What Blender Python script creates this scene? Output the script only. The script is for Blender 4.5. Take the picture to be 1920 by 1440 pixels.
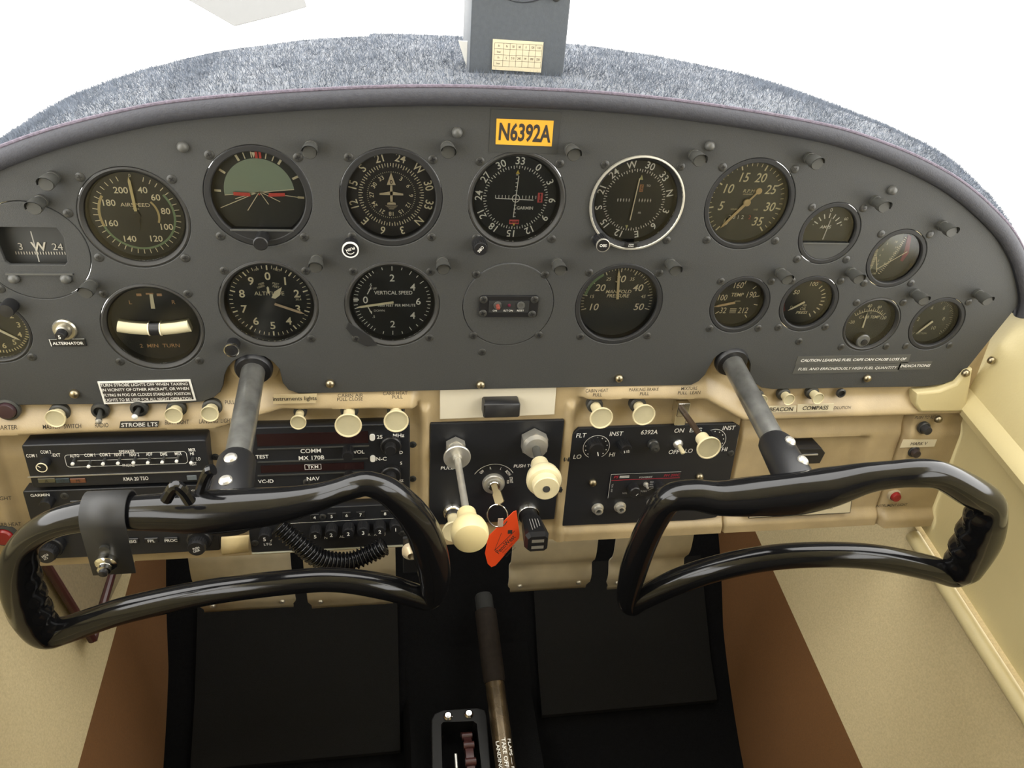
import bpy, math, random
import numpy as np
from mathutils import Vector, Matrix
random.seed(7); rng=np.random.default_rng(7)
for o in list(bpy.data.objects): bpy.data.objects.remove(o)
SC=bpy.context.scene; COL=SC.collection
# ------------------------------------------------------------------ camera
FPX=1442.0
CAMC=np.array([-0.10850684,-0.60456681,0.34432154])
CAMR=np.array([[0.9869981936,-0.1440942788,0.0712137948],[-0.0189768116,-0.5444306304,-0.8385911812],[0.1596071627,0.8263365703,-0.5400864988]])
cd=bpy.data.cameras.new('camera'); cam=bpy.data.objects.new('camera',cd); COL.objects.link(cam)
cd.sensor_width=36; cd.lens=36*FPX/1920; cd.clip_start=.01; cd.clip_end=500
m=Matrix.Identity(4)
for i in range(3):
    m[i][0]=CAMR[0][i]; m[i][1]=-CAMR[1][i]; m[i][2]=-CAMR[2][i]; m[i][3]=CAMC[i]
cam.matrix_world=m; SC.camera=cam
# ------------------------------------------------------------------ world, light, exposure
W=bpy.data.worlds.new('world'); SC.world=W; W.use_nodes=True
bg=W.node_tree.nodes['Background']; bg.inputs[0].default_value=(1,.985,.95,1); bg.inputs[1].default_value=7.0
VS=SC.view_settings; VS.view_transform='Standard'; VS.look='None'; VS.gamma=1; VS.use_curve_mapping=False; VS.exposure=-0.30
def portal(loc,sx,sy,rot):
    l=bpy.data.lights.new('window_portal','AREA'); l.shape='RECTANGLE'; l.size=sx; l.size_y=sy; l.cycles.is_portal=True
    o=bpy.data.objects.new('window_portal',l); COL.objects.link(o); o.location=loc; o.rotation_euler=rot
# ------------------------------------------------------------------ materials
def srgb(r,g,b):
    return tuple(((c/255)/12.92 if c/255<=.04045 else ((c/255+.055)/1.055)**2.4) for c in (r,g,b))
MATS={}
def mat(name,col,rough=.5,metal=0,noise=0,nscale=200,bump=0,bscale=600,spec=.5,coat=0,emit=None,sheen=0):
    if name in MATS: return MATS[name]
    M=bpy.data.materials.new(name); M.use_nodes=True; nt=M.node_tree; b=nt.nodes['Principled BSDF']
    b.inputs['Base Color'].default_value=(*col,1); b.inputs['Roughness'].default_value=rough; b.inputs['Metallic'].default_value=metal
    b.inputs['Specular IOR Level'].default_value=spec; b.inputs['Coat Weight'].default_value=coat; b.inputs['Sheen Weight'].default_value=sheen
    if noise or bump:
        tc=nt.nodes.new('ShaderNodeTexCoord')
    if noise:
        n=nt.nodes.new('ShaderNodeTexNoise'); n.inputs['Scale'].default_value=nscale; n.inputs['Detail'].default_value=5
        nt.links.new(tc.outputs['Object'],n.inputs['Vector'])
        r=nt.nodes.new('ShaderNodeValToRGB'); r.color_ramp.elements[0].position=.3; r.color_ramp.elements[1].position=.7
        r.color_ramp.elements[0].color=(*[c*(1-noise) for c in col],1); r.color_ramp.elements[1].color=(*[min(1,c*(1+noise)) for c in col],1)
        nt.links.new(n.outputs['Fac'],r.inputs[0]); nt.links.new(r.outputs[0],b.inputs['Base Color'])
    if bump:
        n2=nt.nodes.new('ShaderNodeTexNoise'); n2.inputs['Scale'].default_value=bscale; n2.inputs['Detail'].default_value=3
        nt.links.new(tc.outputs['Object'],n2.inputs['Vector'])
        bp=nt.nodes.new('ShaderNodeBump'); bp.inputs['Strength'].default_value=bump; bp.inputs['Distance'].default_value=.001
        nt.links.new(n2.outputs['Fac'],bp.inputs['Height']); nt.links.new(bp.outputs[0],b.inputs['Normal'])
    if emit: b.inputs['Emission Color'].default_value=(*emit[0],1); b.inputs['Emission Strength'].default_value=emit[1]
    MATS[name]=M; return M
PANEL=mat('panel_paint',(.050,.051,.049),.62,0,.10,900,.25,1500,.35)
BEZ=mat('bezel_black',(.022,.022,.022),.55,0,0,1,0,1,.3)
BEZD=mat('bezel_deep',(.032,.031,.028),.5,0,0,1,0,1,.35)
BEZ2=mat('bezel_grey',(.085,.085,.078),.38)
DIAL=mat('dial_black',(.018,.019,.019),.6)
DIALG=mat('dial_grey',(.045,.046,.043),.6)
CREAMP=mat('dial_cream',(.92,.83,.60),.6)
WHITEP=mat('dial_white',(.95,.93,.87),.6)
GREENP=mat('dial_green',(.20,.30,.17),.6)
YELP=mat('dial_yellow',(.55,.42,.20),.6)
REDP=mat('dial_red',(.55,.07,.06),.6)
BLACK=mat('black_plastic',(.012,.012,.013),.38)
GLOSS=mat('glossy_black',(.006,.006,.0065),.13,0,0,1,.05,60,.5,0)
RADIO=mat('radio_black',(.014,.015,.018),.42,0,.06,300)
CREAM=mat('cream_plastic',(.66,.58,.36),.32,0,.05,60)
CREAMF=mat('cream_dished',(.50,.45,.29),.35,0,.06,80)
BEIGE=mat('beige_paint',(.405,.312,.175),.40,0,.14,26,.12,700)
BEIGE2=mat('cream_paint',(.56,.475,.255),.45,0,.06,15,.1,500)
WALLM=mat('wall_vinyl',(.56,.475,.25),.5,0,.05,9,.2,400)
FABRIC=mat('wall_cloth',(.47,.385,.215),.85,0,.10,420,.4,1500)
BROWN=mat('brown_carpet',(.135,.058,.013),.95,0,.08,400,.5,1400)
BLKC=mat('black_carpet',(.0035,.0035,.0036),1.0,0,.3,250,.5,900,.1)
MATM=mat('rubber_mat',(.0052,.0048,.0040),.9,0,.2,400,.5,1800,.2)
STEEL=mat('worn_steel',(.60,.58,.52),.36,.75,.10,90)
CHROME=mat('chrome',(.75,.74,.70),.16,1)
BRASS=mat('brass_screw',(.36,.31,.21),.35,1)
DARKM=mat('dark_metal',(.060,.060,.054),.5,.2)
SCRW=mat('black_screw',(.048,.048,.045),.35,.25)
PAPER=mat('card_paper',(.62,.55,.38),.8)
WPLATE=mat('white_plate',(.62,.57,.45),.5,0,.03,30)
BTEXT=mat('black_print',(.03,.025,.02),.7)
WTEXT=mat('white_print',(.78,.77,.72),.7)
YPLAC=mat('yellow_placard',(.78,.40,.035),.5)
ORANGE=mat('orange_tag',(.80,.075,.015),.45)
RED=mat('red_lens',(.25,.015,.015),.25)
WOODR=mat('maroon_trim',(.045,.012,.010),.4)
MAROON=mat('display_maroon',(.022,.010,.010),.2)
BROWNT=mat('brown_rod',(.055,.035,.022),.42,.2,.3,120)
FUR=mat('fleece',(.06,.072,.092),.95,0,.35,160,0,1,.2,0,None,.4)
FURB=mat('fleece_blade',(.13,.15,.185),.8,0,.35,90,0,1,.3)
ROLL=mat('vinyl_roll',(.040,.041,.050),.7,0,.12,300,.4,900)
PIPE=mat('purple_piping',(.125,.105,.135),.9,0,.3,400,.6,1500)
ALU=mat('pedal_paint',(.50,.44,.31),.5,.0,.10,40)
def glassmat():
    M=bpy.data.materials.new('gauge_glass'); M.use_nodes=True; nt=M.node_tree; nt.nodes.remove(nt.nodes['Principled BSDF'])
    t=nt.nodes.new('ShaderNodeBsdfTransparent'); g=nt.nodes.new('ShaderNodeBsdfGlossy'); g.inputs['Roughness'].default_value=.13
    f=nt.nodes.new('ShaderNodeFresnel'); f.inputs[0].default_value=1.45; mx=nt.nodes.new('ShaderNodeMixShader')
    t.inputs[0].default_value=(.95,.96,.95,1)
    nt.links.new(f.outputs[0],mx.inputs[0]); nt.links.new(t.outputs[0],mx.inputs[1]); nt.links.new(g.outputs[0],mx.inputs[2])
    nt.links.new(mx.outputs[0],nt.nodes['Material Output'].inputs[0]); return M
GLASS=glassmat()
def panemat():
    M=bpy.data.materials.new('windshield_acrylic'); M.use_nodes=True; nt=M.node_tree; nt.nodes.remove(nt.nodes['Principled BSDF'])
    t=nt.nodes.new('ShaderNodeBsdfTransparent'); g=nt.nodes.new('ShaderNodeBsdfGlossy'); g.inputs['Roughness'].default_value=.05; mx=nt.nodes.new('ShaderNodeMixShader'); mx.inputs[0].default_value=.03
    nt.links.new(t.outputs[0],mx.inputs[1]); nt.links.new(g.outputs[0],mx.inputs[2]); nt.links.new(mx.outputs[0],nt.nodes['Material Output'].inputs[0]); return M
PANE=panemat()
CABIN=mat('seat_cloth',(.10,.092,.08),.95)
SHELF=mat('shelf_vinyl',(.03,.032,.036),1.0,0,0,1,0,1,.05)
# ------------------------------------------------------------------ mesh builder
_F=None
class MB:
    def __init__(s): s.v=[]; s.f=[]; s.mi=[]; s.cur=0
    def add(s,vs,fs):
        k=len(s.v); s.v+= [tuple(map(float,p)) for p in vs]
        for f in fs: s.f.append(tuple(k+i for i in f)); s.mi.append(s.cur)
        return s
    def box(s,c,d,b=0,top=None):
        x,y,z=d[0]/2,d[1]/2,d[2]/2
        if b<=0:
            vs=[(c[0]+i*x,c[1]+j*y,c[2]+k*z) for i in(-1,1) for j in(-1,1) for k in(-1,1)]
            return s.add(vs,[(0,1,3,2),(4,6,7,5),(0,4,5,1),(2,3,7,6),(0,2,6,4),(1,5,7,3)])
        b=min(b,.49*min(d)); vs=[];ix={}
        for i in(-1,1):
            for j in(-1,1):
                for k in(-1,1):
                    for a in range(3):
                        e=[x-b,y-b,z-b]; e[a]+=b
                        ix[(i,j,k,a)]=len(vs); vs.append((c[0]+i*e[0],c[1]+j*e[1],c[2]+k*e[2]))
        fs=[]
        for a in range(3):
            p,q=[t for t in range(3) if t!=a]
            for sg in(-1,1):
                fc=[]
                for u,w in((-1,-1),(1,-1),(1,1),(-1,1)):
                    t=[0,0,0]; t[a]=sg;t[p]=u;t[q]=w; fc.append(ix[(*t,a)])
                fs.append(fc if (sg>0)==(a!=1) else fc[::-1])
            for u in(-1,1):
                for w in(-1,1):
                    l=[]
                    for sg in(-1,1):
                        t=[0,0,0]; t[a]=sg;t[p]=u;t[q]=w; l.append((ix[(*t,p)],ix[(*t,q)]))
                    fs.append((l[0][0],l[1][0],l[1][1],l[0][1]))
        for i in(-1,1):
            for j in(-1,1):
                for k in(-1,1): fs.append(tuple(ix[(i,j,k,a)] for a in range(3)))
        return s.add(vs,fs)
    def lathe(s,prof,n=32,o=(0,0,0),ax=None,squash=1.0):
        # prof: (radius, y); revolved about local y through o (or about axis ax)
        M=None
        if ax is not None: M=Vector((0,1,0)).rotation_difference(Vector(ax)).to_matrix()
        vs=[];fs=[]
        for r,y in prof:
            for i in range(n):
                t=2*math.pi*i/n; p=Vector((r*math.cos(t),y,r*math.sin(t)*squash))
                if M is not None: p=M@p
                vs.append((p.x+o[0],p.y+o[1],p.z+o[2]))
        for j in range(len(prof)-1):
            for i in range(n):
                k=(i+1)%n; fs.append((j*n+i,j*n+k,(j+1)*n+k,(j+1)*n+i))
        if prof[0][0]>1e-6: fs.append(tuple(range(n)))
        if prof[-1][0]>1e-6: fs.append(tuple(range((len(prof)-1)*n,len(prof)*n))[::-1])
        return s.add(vs,fs)
    def ringlathe(s,prof,n=48,o=(0,0,0)):   # closed profile loop
        vs=[];fs=[];L=len(prof)
        for r,y in prof:
            for i in range(n):
                t=2*math.pi*i/n; vs.append((r*math.cos(t)+o[0],y+o[1],r*math.sin(t)+o[2]))
        for j in range(L):
            q=(j+1)%L
            for i in range(n):
                k=(i+1)%n; fs.append((j*n+i,j*n+k,q*n+k,q*n+i))
        return s.add(vs,fs)
    def tube(s,pts,rad,n=10,closed=False,caps=True):
        pts=[Vector(p) for p in pts]; L=len(pts); R=rad if hasattr(rad,'__len__') else [rad]*L
        vs=[];fs=[];up=None
        for i,p in enumerate(pts):
            a=pts[(i-1)%L] if closed or i>0 else p; b=pts[(i+1)%L] if closed or i<L-1 else p
            t=(b-a).normalized()
            if up is None:
                up=t.orthogonal().normalized()
            up=(up-t*up.dot(t)).normalized(); w=t.cross(up)
            for k in range(n):
                an=2*math.pi*k/n; q=p+(up*math.cos(an)+w*math.sin(an))*R[i]; vs.append(tuple(q))
        for i in range(L if closed else L-1):
            j=(i+1)%L
            for k in range(n):
                l=(k+1)%n; fs.append((i*n+k,i*n+l,j*n+l,j*n+k))
        if not closed and caps:
            fs.append(tuple(range(n))[::-1]); fs.append(tuple(range((L-1)*n,L*n)))
        return s.add(vs,fs)
    def prism(s,pts,y0,y1):
        n=len(pts); vs=[(x,y0,z) for x,z in pts]+[(x,y1,z) for x,z in pts]
        return s.add(vs,[tuple(range(n)),tuple(range(n,2*n))[::-1]]+[(i,n+i,n+(i+1)%n,(i+1)%n) for i in range(n)])
    def needle(s,ang,r0,r1,w0,w1,y=0,th=.0005,tip=.004):
        a=math.radians(ang); dx,dz=math.sin(a),math.cos(a); px_,pz=dz,-dx
        def P(r,w): return (dx*r+px_*w,dz*r+pz*w)
        pts=[P(r0,-w0/2),P(r1-tip,-w1/2),P(r1,0),P(r1-tip,w1/2),P(r0,w0/2)]
        return s.prism(pts,y-th,y)
    def arc(s,r0,r1,a0,a1,y,n=None):
        n=n or max(2,int(abs(a1-a0)/6)); vs=[];fs=[]
        for i in range(n+1):
            t=math.radians(a0+(a1-a0)*i/n)
            for r in(r0,r1): vs.append((r*math.sin(t),y,r*math.cos(t)))
        for i in range(n): fs.append((2*i,2*i+1,2*i+3,2*i+2))
        return s.add(vs,fs)
    def tick(s,ang,r0,r1,w,y):
        t=math.radians(ang); d=(math.sin(t),math.cos(t)); p=(d[1],-d[0]); vs=[]
        for r,q in((r0,-.5),(r1,-.5),(r1,.5),(r0,.5)): vs.append((d[0]*r+p[0]*w*q,y,d[1]*r+p[1]*w*q))
        return s.add(vs,[(0,1,2,3)])
    def rect(s,x0,z0,x1,z1,y): return s.add([(x0,y,z0),(x1,y,z0),(x1,y,z1),(x0,y,z1)],[(0,1,2,3)])
    def line(s,a,b,w,y):
        d=np.array(b,float)-np.array(a,float); d/=max(1e-9,np.linalg.norm(d)); p=np.array([-d[1],d[0]])*w/2
        q=[np.array(a)-p,np.array(b)-p,np.array(b)+p,np.array(a)+p]; return s.add([(t[0],y,t[1]) for t in q],[(0,1,2,3)])
    def text(s,st,x,z,h,y=0,rot=0,bold=0.0,sx=1.0,shear=0,al='CENTER'):
        vs,fs=glyphs(st,bold,shear,al); k=h/.7; a=math.radians(rot); c,sn=math.cos(a),math.sin(a); out=[]
        for p in vs:
            X,Z=p[0]*k*sx,p[1]*k; out.append((x+X*c+Z*sn,y,z-X*sn+Z*c))
        return s.add(out,fs)
    def plate(s,outline,holes,y0,y1,bev=0,res=1):
        cu=bpy.data.curves.new('tmp','CURVE'); cu.dimensions='2D'; cu.fill_mode='BOTH'; th=abs(y1-y0)
        for lp in [outline]+list(holes):
            sp=cu.splines.new('POLY'); sp.points.add(len(lp)-1)
            for i,(x,z) in enumerate(lp): sp.points[i].co=(x,z,0,1)
            sp.use_cyclic_u=True
        cu.extrude=max(0,th/2-bev); cu.bevel_depth=bev; cu.bevel_resolution=res; cu.offset=-bev
        o=bpy.data.objects.new('tmp',cu); me=bpy.data.meshes.new_from_object(o)
        yc=(y0+y1)/2
        s.add([(v.co.x,yc-v.co.z,v.co.y) for v in me.vertices],[tuple(p.vertices) for p in me.polygons])
        bpy.data.objects.remove(o); bpy.data.curves.remove(cu); bpy.data.meshes.remove(me); return s
    def mesh(s,name,mats,smooth=True,ang=35,weld=False):
        me=bpy.data.meshes.new(name); me.from_pydata(s.v,[],s.f)
        if not isinstance(mats,(list,tuple)): mats=[mats]
        for q in mats: me.materials.append(q)
        if len(mats)>1: me.polygons.foreach_set('material_index',s.mi)
        if smooth:
            me.polygons.foreach_set('use_smooth',[True]*len(me.polygons)); me.update(); me.set_sharp_from_angle(angle=math.radians(ang))
        me.update(); return me
    def build(s,name,mats,parent=None,loc=None,rot=None,smooth=True,ang=35,label=None):
        o=bpy.data.objects.new(name,s.mesh(name,mats,smooth,ang)); COL.objects.link(o)
        if parent: o.parent=parent
        if loc is not None: o.location=loc
        if rot is not None: o.rotation_euler=rot
        if label: o['label']=label
        return o
_GC={}
def glyphs(st,bold,shear,al):
    key=(st,bold,shear,al)
    if key in _GC: return _GC[key]
    cu=bpy.data.curves.new('tmp','FONT'); cu.body=st; cu.size=1; cu.align_x=al; cu.align_y='CENTER'; cu.offset=bold; cu.shear=shear; cu.resolution_u=3; cu.fill_mode='FRONT'
    o=bpy.data.objects.new('tmp',cu); me=bpy.data.meshes.new_from_object(o)
    r=([(v.co.x,v.co.y) for v in me.vertices],[tuple(p.vertices) for p in me.polygons])
    bpy.data.objects.remove(o); bpy.data.curves.remove(cu); bpy.data.meshes.remove(me)
    if r[0]:
        zs=[p[1] for p in r[0]]
        if bold and max(zs)-min(zs)>1.3: r=glyphs(st,0.0,shear,al); _GC[key]=r; return r
        zc=(min(zs)+max(zs))/2; r=([(p[0],p[1]-zc) for p in r[0]],r[1])
    _GC[key]=r; return r
def tag(o,label=None,cat=None,group=None,kind=None):
    if label: o['label']=label
    if cat: o['category']=cat
    if group: o['group']=group
    if kind: o['kind']=kind
    return o
def empty(name,label,cat,loc,rot=(0,0,0),group=None):
    o=bpy.data.objects.new(name,None); COL.objects.link(o); o.empty_display_size=.01; o.location=loc; o.rotation_euler=rot
    return tag(o,label,cat,group)
def inst(name,me,parent,loc,rot=(0,0,0)):
    o=bpy.data.objects.new(name,me); COL.objects.link(o); o.parent=parent; o.location=loc; o.rotation_euler=rot; return o
# ------------------------------------------------------------------ photograph rays -> places on real surfaces
def ray(u,v): return CAMR.T@np.array([(u-960)/FPX,(v-720)/FPX,1])
def Py(u,v,y=0): q=ray(u,v); return CAMC+(y-CAMC[1])/q[1]*q
def Pz(u,v,z): q=ray(u,v); return CAMC+(z-CAMC[2])/q[2]*q
def Px(u,v,x): q=ray(u,v); return CAMC+(x-CAMC[0])/q[0]*q
class Frame:   # a plane: local x right, y into it, z up
    def __init__(s,o,a): s.o=np.array(o,float); s.a=a; c,n=math.cos(a),math.sin(a); s.ey=np.array([0,c,n]); s.ez=np.array([0,-n,c]); s.rot=(a,0,0)
    def at(s,u,v,h=0):
        q=ray(u,v); o=s.o-h*s.ey; t=((o-CAMC)@s.ey)/(q@s.ey); P=CAMC+t*q-s.o; return (P[0],P@s.ez)
    def w(s,x,z,h=0): return tuple(s.o+np.array([x,0,0])+z*s.ez-h*s.ey)
    def root(s,name,label,cat,u,v,h=0,group=None):
        x,z=s.at(u,v,h); r=empty(name,label,cat,s.w(x,z),s.rot,group); f=Frame(s.w(x,z),s.a); return r,f
PAN=Frame((0,0,0),0); SUB=Frame((0,.005,-.075),-math.radians(5.5))
AL=math.radians(8.5); DL=Vector((0,-math.cos(AL),-math.sin(AL)))    # fuselage axis, towards the pilot
TL=math.tan(AL)
def smoothpts(pts,n,closed=False):
    P=[np.array(p,float) for p in pts]; L=len(P); out=[]
    segs=L if closed else L-1
    for i in range(segs):
        p1,p2=P[i],P[(i+1)%L]; p0=P[i-1] if closed or i>0 else 2*p1-p2; p3=P[(i+2)%L] if closed or i<L-2 else 2*p2-p1
        for k in range(n):
            t=k/n; out.append(.5*((2*p1)+(p2-p0)*t+(2*p0-5*p1+4*p2-p3)*t*t+(3*p1-p0-3*p2+p3)*t**3))
    if not closed: out.append(P[-1])
    return out
def circ(cx,cz,r,n=48): return [(cx+r*math.cos(2*math.pi*i/n),cz+r*math.sin(2*math.pi*i/n)) for i in range(n)]
def rrect(x0,z0,x1,z1,r,n=5):
    o=[]
    for cx,cz,a in((x1-r,z1-r,0),(x0+r,z1-r,90),(x0+r,z0+r,180),(x1-r,z0+r,270)):
        for i in range(n+1): t=math.radians(a+90*i/n); o.append((cx+r*math.cos(t),cz+r*math.sin(t)))
    return o
# ================================================================== the setting
def struct(name,mb,mt,label,cat,smooth=True,ang=35,parent=None):
    o=mb.build(name,mt,parent,smooth=smooth,ang=ang)
    if parent is None: tag(o,label,cat,None,'structure')
    return o
CONC=mat('concrete',(.80,.79,.76),.9,0,.05,3)
ASPH=mat('asphalt',(.082,.082,.078),.95,0,.22,60)
gm=MB(); gm.rect(-60,-3,60,3,0); gm.v=[(x,z*20+30,-1.6) for x,y,z in gm.v]
struct('ground',gm,CONC,'bright pale concrete ground outside the windshield','ground',False)
# asphalt strip seen through the windshield, upper left
pa=[Pz(u,v,-1.59) for u,v in ((352,-2),(440,48),(520,28),(575,12),(560,-40),(330,-60))]
am=MB(); am.v=[(p[0],p[1],z) for z in (-1.6,-1.59) for p in pa]; n=len(pa)
am.f=[tuple(range(n)),tuple(range(n,2*n))]+[(i,(i+1)%n,n+(i+1)%n,n+i) for i in range(n)]; am.mi=[0]*len(am.f)
struct('asphalt_patch',am,ASPH,'speckled grey asphalt corner on the ground beyond the windshield','pavement',False)
def sweep(prof,y0,y1,th,ny=2):     # (x, z) profile carried along the fuselage axis, with thickness th in x
    mb=MB(); n=len(prof); s=1 if prof[0][0]>0 else -1; loop=list(prof)+[(x+s*th,z) for x,z in prof[::-1]]; L=len(loop)
    for j in range(ny):
        y=y0+(y1-y0)*j/(ny-1); mb.v+=[(x,y,z+y*TL) for x,z in loop]
    for j in range(ny-1):
        for i in range(L): k=(i+1)%L; mb.f.append((j*L+i,j*L+k,(j+1)*L+k,(j+1)*L+i))
    mb.f+= [tuple(range(L)),tuple(range((ny-1)*L,ny*L))]; mb.mi=[0]*len(mb.f); return mb
YF,YB=.42,-1.70
for s,side in ((-1,'left'),(1,'right')):
    up=[(s*x,z) for x,z in ((.536,.030),(.528,.005),(.519,-.02),(.512,-.055),(.509,-.072),(.501,-.079),(.497,-.087),(.500,-.096),(.511,-.104),(.5135,-.118),(.5145,-.19),(.515,-.256))]
    w=struct('wall_'+side,sweep(up,.30,YB,.012),WALLM,'cream vinyl cabin side wall with a raised moulding, %s of the panel'%side,'wall')
    lo=[(s*x,z) for x,z in ((.512,-.262),(.505,-.30),(.490,-.38),(.462,-.515))]
    sweep(lo,YF,YB,.012).build('kick_panel',FABRIC,w,label='beige cloth lower side lining')
    cp=[(s*x,z) for x,z in ((.4625,-.513),(.452,-.60),(.441,-.70),(.438,-.95))]
    sweep(cp,YF,YB,.012).build('carpet_strip',BROWN,w,label='brown carpet strip')
    # upper wall with side window opening
    um=MB(); um.plate([(-.30,-.02),(YB,-.225),(YB,.60),(-.62,.60)],[[(-.42,.12),(-1.25,.10),(-1.20,.52),(-.63,.52)]],-.006,.006)
    um.v=[(s*.545+b,a,c) for a,b,c in um.v]; um.build('window_surround',WALLM,w,smooth=False)
    pm=MB(); pm.plate([(-.41,.11),(-1.26,.09),(-1.21,.53),(-.62,.53)],[],-.001,.001)
    pm.v=[(s*.552+b,a,c) for a,b,c in pm.v]
    g=struct('window_%d'%(2 if s<0 else 3),pm,PANE,'clear acrylic side window on the %s of the cabin'%side,'window',False)
    tm=MB(); tm.tube([(s*.5075,y,-.268+y*TL) for y in (-.012,-.3,-.8,YB)],.0085,14)
    struct('trim_%d'%(1 if s<0 else 2),tm,BEIGE2,'rounded cream bead along the foot of the %s side panel'%side,'trim')
    portal((s*.56,-.83,.32),.84,.42,(0,s*math.pi/2,0))
portal((0,.05,.44),1.1,.70,(math.radians(-37),0,0))
FLO=[(.42,-.36),(.40,-.47),(.33,-.54),(.253,-.608),(.151,-.71),(.021,-.804),(-.10,-.85),(-.4,-.90),(YB,-1.1)]
def floorz(y):
    for (a,b),(c,d) in zip(FLO,FLO[1:]):
        if c<=y<=a: return b+(d-b)*(y-a)/(c-a)
    return FLO[-1][1]
fm=MB(); fp=[tuple(p) for p in smoothpts(FLO,4)]
for y,z in fp: fm.v+=[(-.47,y,z),(.47,y,z)]
fm.f=[(2*i,2*i+1,2*i+3,2*i+2) for i in range(len(fp)-1)]; fm.mi=[0]*len(fm.f)
struct('floor',fm,BLKC,'black carpeted cabin floor rising into the footwell','floor')
wm=MB(); wm.box((0,.432,-.24),(.98,.012,.50)); struct('wall_front',wm,BLKC,'dark firewall behind the rudder pedals','firewall',False)
cm=MB(); cm.box((0,-.98,.612),(1.16,1.44,.012)); struct('ceiling',cm,WALLM,'pale cabin headliner above the seats','ceiling',False)
bm_=MB(); bm_.box((0,YB-.006,-.25),(1.16,.012,1.75)); struct('wall_back',bm_,CABIN,'rear cabin bulkhead behind the seats','wall',False)
# ================================================================== arch of the panel top
ARCH=[(-0.5175, 0.02), (-0.5126, 0.0388), (-0.4975, 0.062), (-0.48, 0.083), (-0.4539, 0.106), (-0.4197, 0.1282), (-0.3935, 0.1426), (-0.3688, 0.1537), (-0.3304, 0.1675), (-0.2826, 0.1807), (-0.2478, 0.1876), (-0.195, 0.1945), (-0.1444, 0.1996), (-0.1, 0.203), (-0.0496, 0.2052), (0, 0.2056), (0.0496, 0.2052), (0.1, 0.203), (0.1444, 0.1996), (0.195, 0.1945), (0.2478, 0.1876), (0.2826, 0.1807), (0.3304, 0.1675), (0.3688, 0.1537), (0.3935, 0.1426), (0.4197, 0.1282), (0.4539, 0.106), (0.48, 0.083), (0.4975, 0.062), (0.5126, 0.0388), (0.5175, 0.02)]
AP=smoothpts(ARCH,8); AN=[]
for i in range(len(AP)):
    t=AP[min(i+1,len(AP)-1)]-AP[max(i-1,0)]; t/=np.linalg.norm(t); AN.append(np.array([-t[1],t[0]]))
YMX=([-.53,-.42,-.33,-.26,-.19,0,.083,.165,.236,.306,.36,.53],[.16,.20,.24,.245,.255,.265,.25,.245,.22,.19,.13,.10])
def ymax(x): return float(np.interp(x,*YMX))
gl=empty('glareshield','dark blue-grey fleece glareshield arching over the instrument panel','glareshield',(0,0,.2))
def gsweep(prof,i0=0,i1=None):
    i1=i1 or len(AP); mb=MB(); L=None
    for i in range(i0,i1):
        pr=prof(AP[i][0]); L=len(pr)
        for nn,y in pr: q=AP[i]+AN[i]*nn; mb.v.append((q[0],y,q[1]-.2))
    for i in range(i1-i0-1):
        for j in range(L-1): mb.f.append((i*L+j,i*L+j+1,(i+1)*L+j+1,(i+1)*L+j))
    mb.mi=[0]*len(mb.f); return mb
def rollprof(x): return [(.0055+.0075*math.cos(math.radians(a)),-.001+.0075*math.sin(math.radians(a))) for a in range(200,-181,-20)]
gsweep(rollprof).build('padded_roll',ROLL,gl,label='smooth padded vinyl roll edge')
gsweep(lambda x:[(.0125+.0016*math.cos(math.radians(a)),-.0035+.0016*math.sin(math.radians(a))) for a in range(0,361,45)]).build('piping',PIPE,gl,label='faded purple piping')
def furprof(x):
    Y=ymax(x)-(.018 if x<-.12 else 0.002); n=10; o=[]
    for k in range(n+1):
        t=k/n; y=.004+(Y-.004)*t; b=.0075+.0030*math.sin(math.pi*min(1,t*1.6))*(1-.5*t)+.0015*math.sin(x*23+t*5)*t+.016*float(np.interp(x,[.15,.40],[0,1]))*math.sin(math.pi*min(1,.15+t*2)/2)
        o.append((b,y))
    return [(.003,.0035)]+o+[(b-.006,Y)]
gsweep(furprof).build('fleece',FUR,gl,label='dark blue-grey fleece')
gsweep(lambda x:[(.0,.004),(.002,ymax(x)*.5),(.003,ymax(x)+.010),(-.004,ymax(x)+.012)]).build('shelf',SHELF,gl,label='black shelf edge at the windshield')
# fleece pile: tiny blades standing on the fleece
N=120000; B=[]
xs=np.array([p[0] for p in AP]); 
ui=rng.random(N)*(len(AP)-1); kk=ui.astype(int); fr=ui-kk; t=rng.random(N)
A0=np.array(AP); NN=np.array(AN)
P2=A0[kk]*(1-fr)[:,None]+A0[kk+1]*fr[:,None]; Q2=NN[kk]*(1-fr)[:,None]+NN[kk+1]*fr[:,None]
Y=np.interp(P2[:,0],*YMX)-np.where(P2[:,0]<-.12,.018,.002)
y=.004+(Y-.004)*t; b=.0075+.0030*np.sin(np.pi*np.minimum(1,t*1.6))*(1-.5*t)+.0015*np.sin(P2[:,0]*23+t*5)*t+.016*np.interp(P2[:,0],[.15,.40],[0,1])*np.sin(np.pi*np.minimum(1,.15+t*2)/2)
keep=rng.random(N)<(.3+.7*Y/.265); P2,Q2,y,b=P2[keep],Q2[keep],y[keep],b[keep]; N=len(y)
base=np.stack([P2[:,0]+Q2[:,0]*b,y,P2[:,1]+Q2[:,1]*b-.2],1)
nrm=np.stack([Q2[:,0],0*y,Q2[:,1]],1); ln=.0028+.0035*rng.random(N)
dr=nrm+rng.normal(0,.55,(N,3)); dr/=np.linalg.norm(dr,axis=1)[:,None]
sd=np.cross(dr,rng.normal(0,1,(N,3))); sd/=np.linalg.norm(sd,axis=1)[:,None]; wd=.00022
v=np.empty((N*3,3)); v[0::3]=base-sd*wd; v[1::3]=base+sd*wd; v[2::3]=base+dr*ln[:,None]
me=bpy.data.meshes.new('fleece_pile'); me.vertices.add(N*3); me.vertices.foreach_set('co',v.ravel()); me.loops.add(N*3); me.polygons.add(N)
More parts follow.
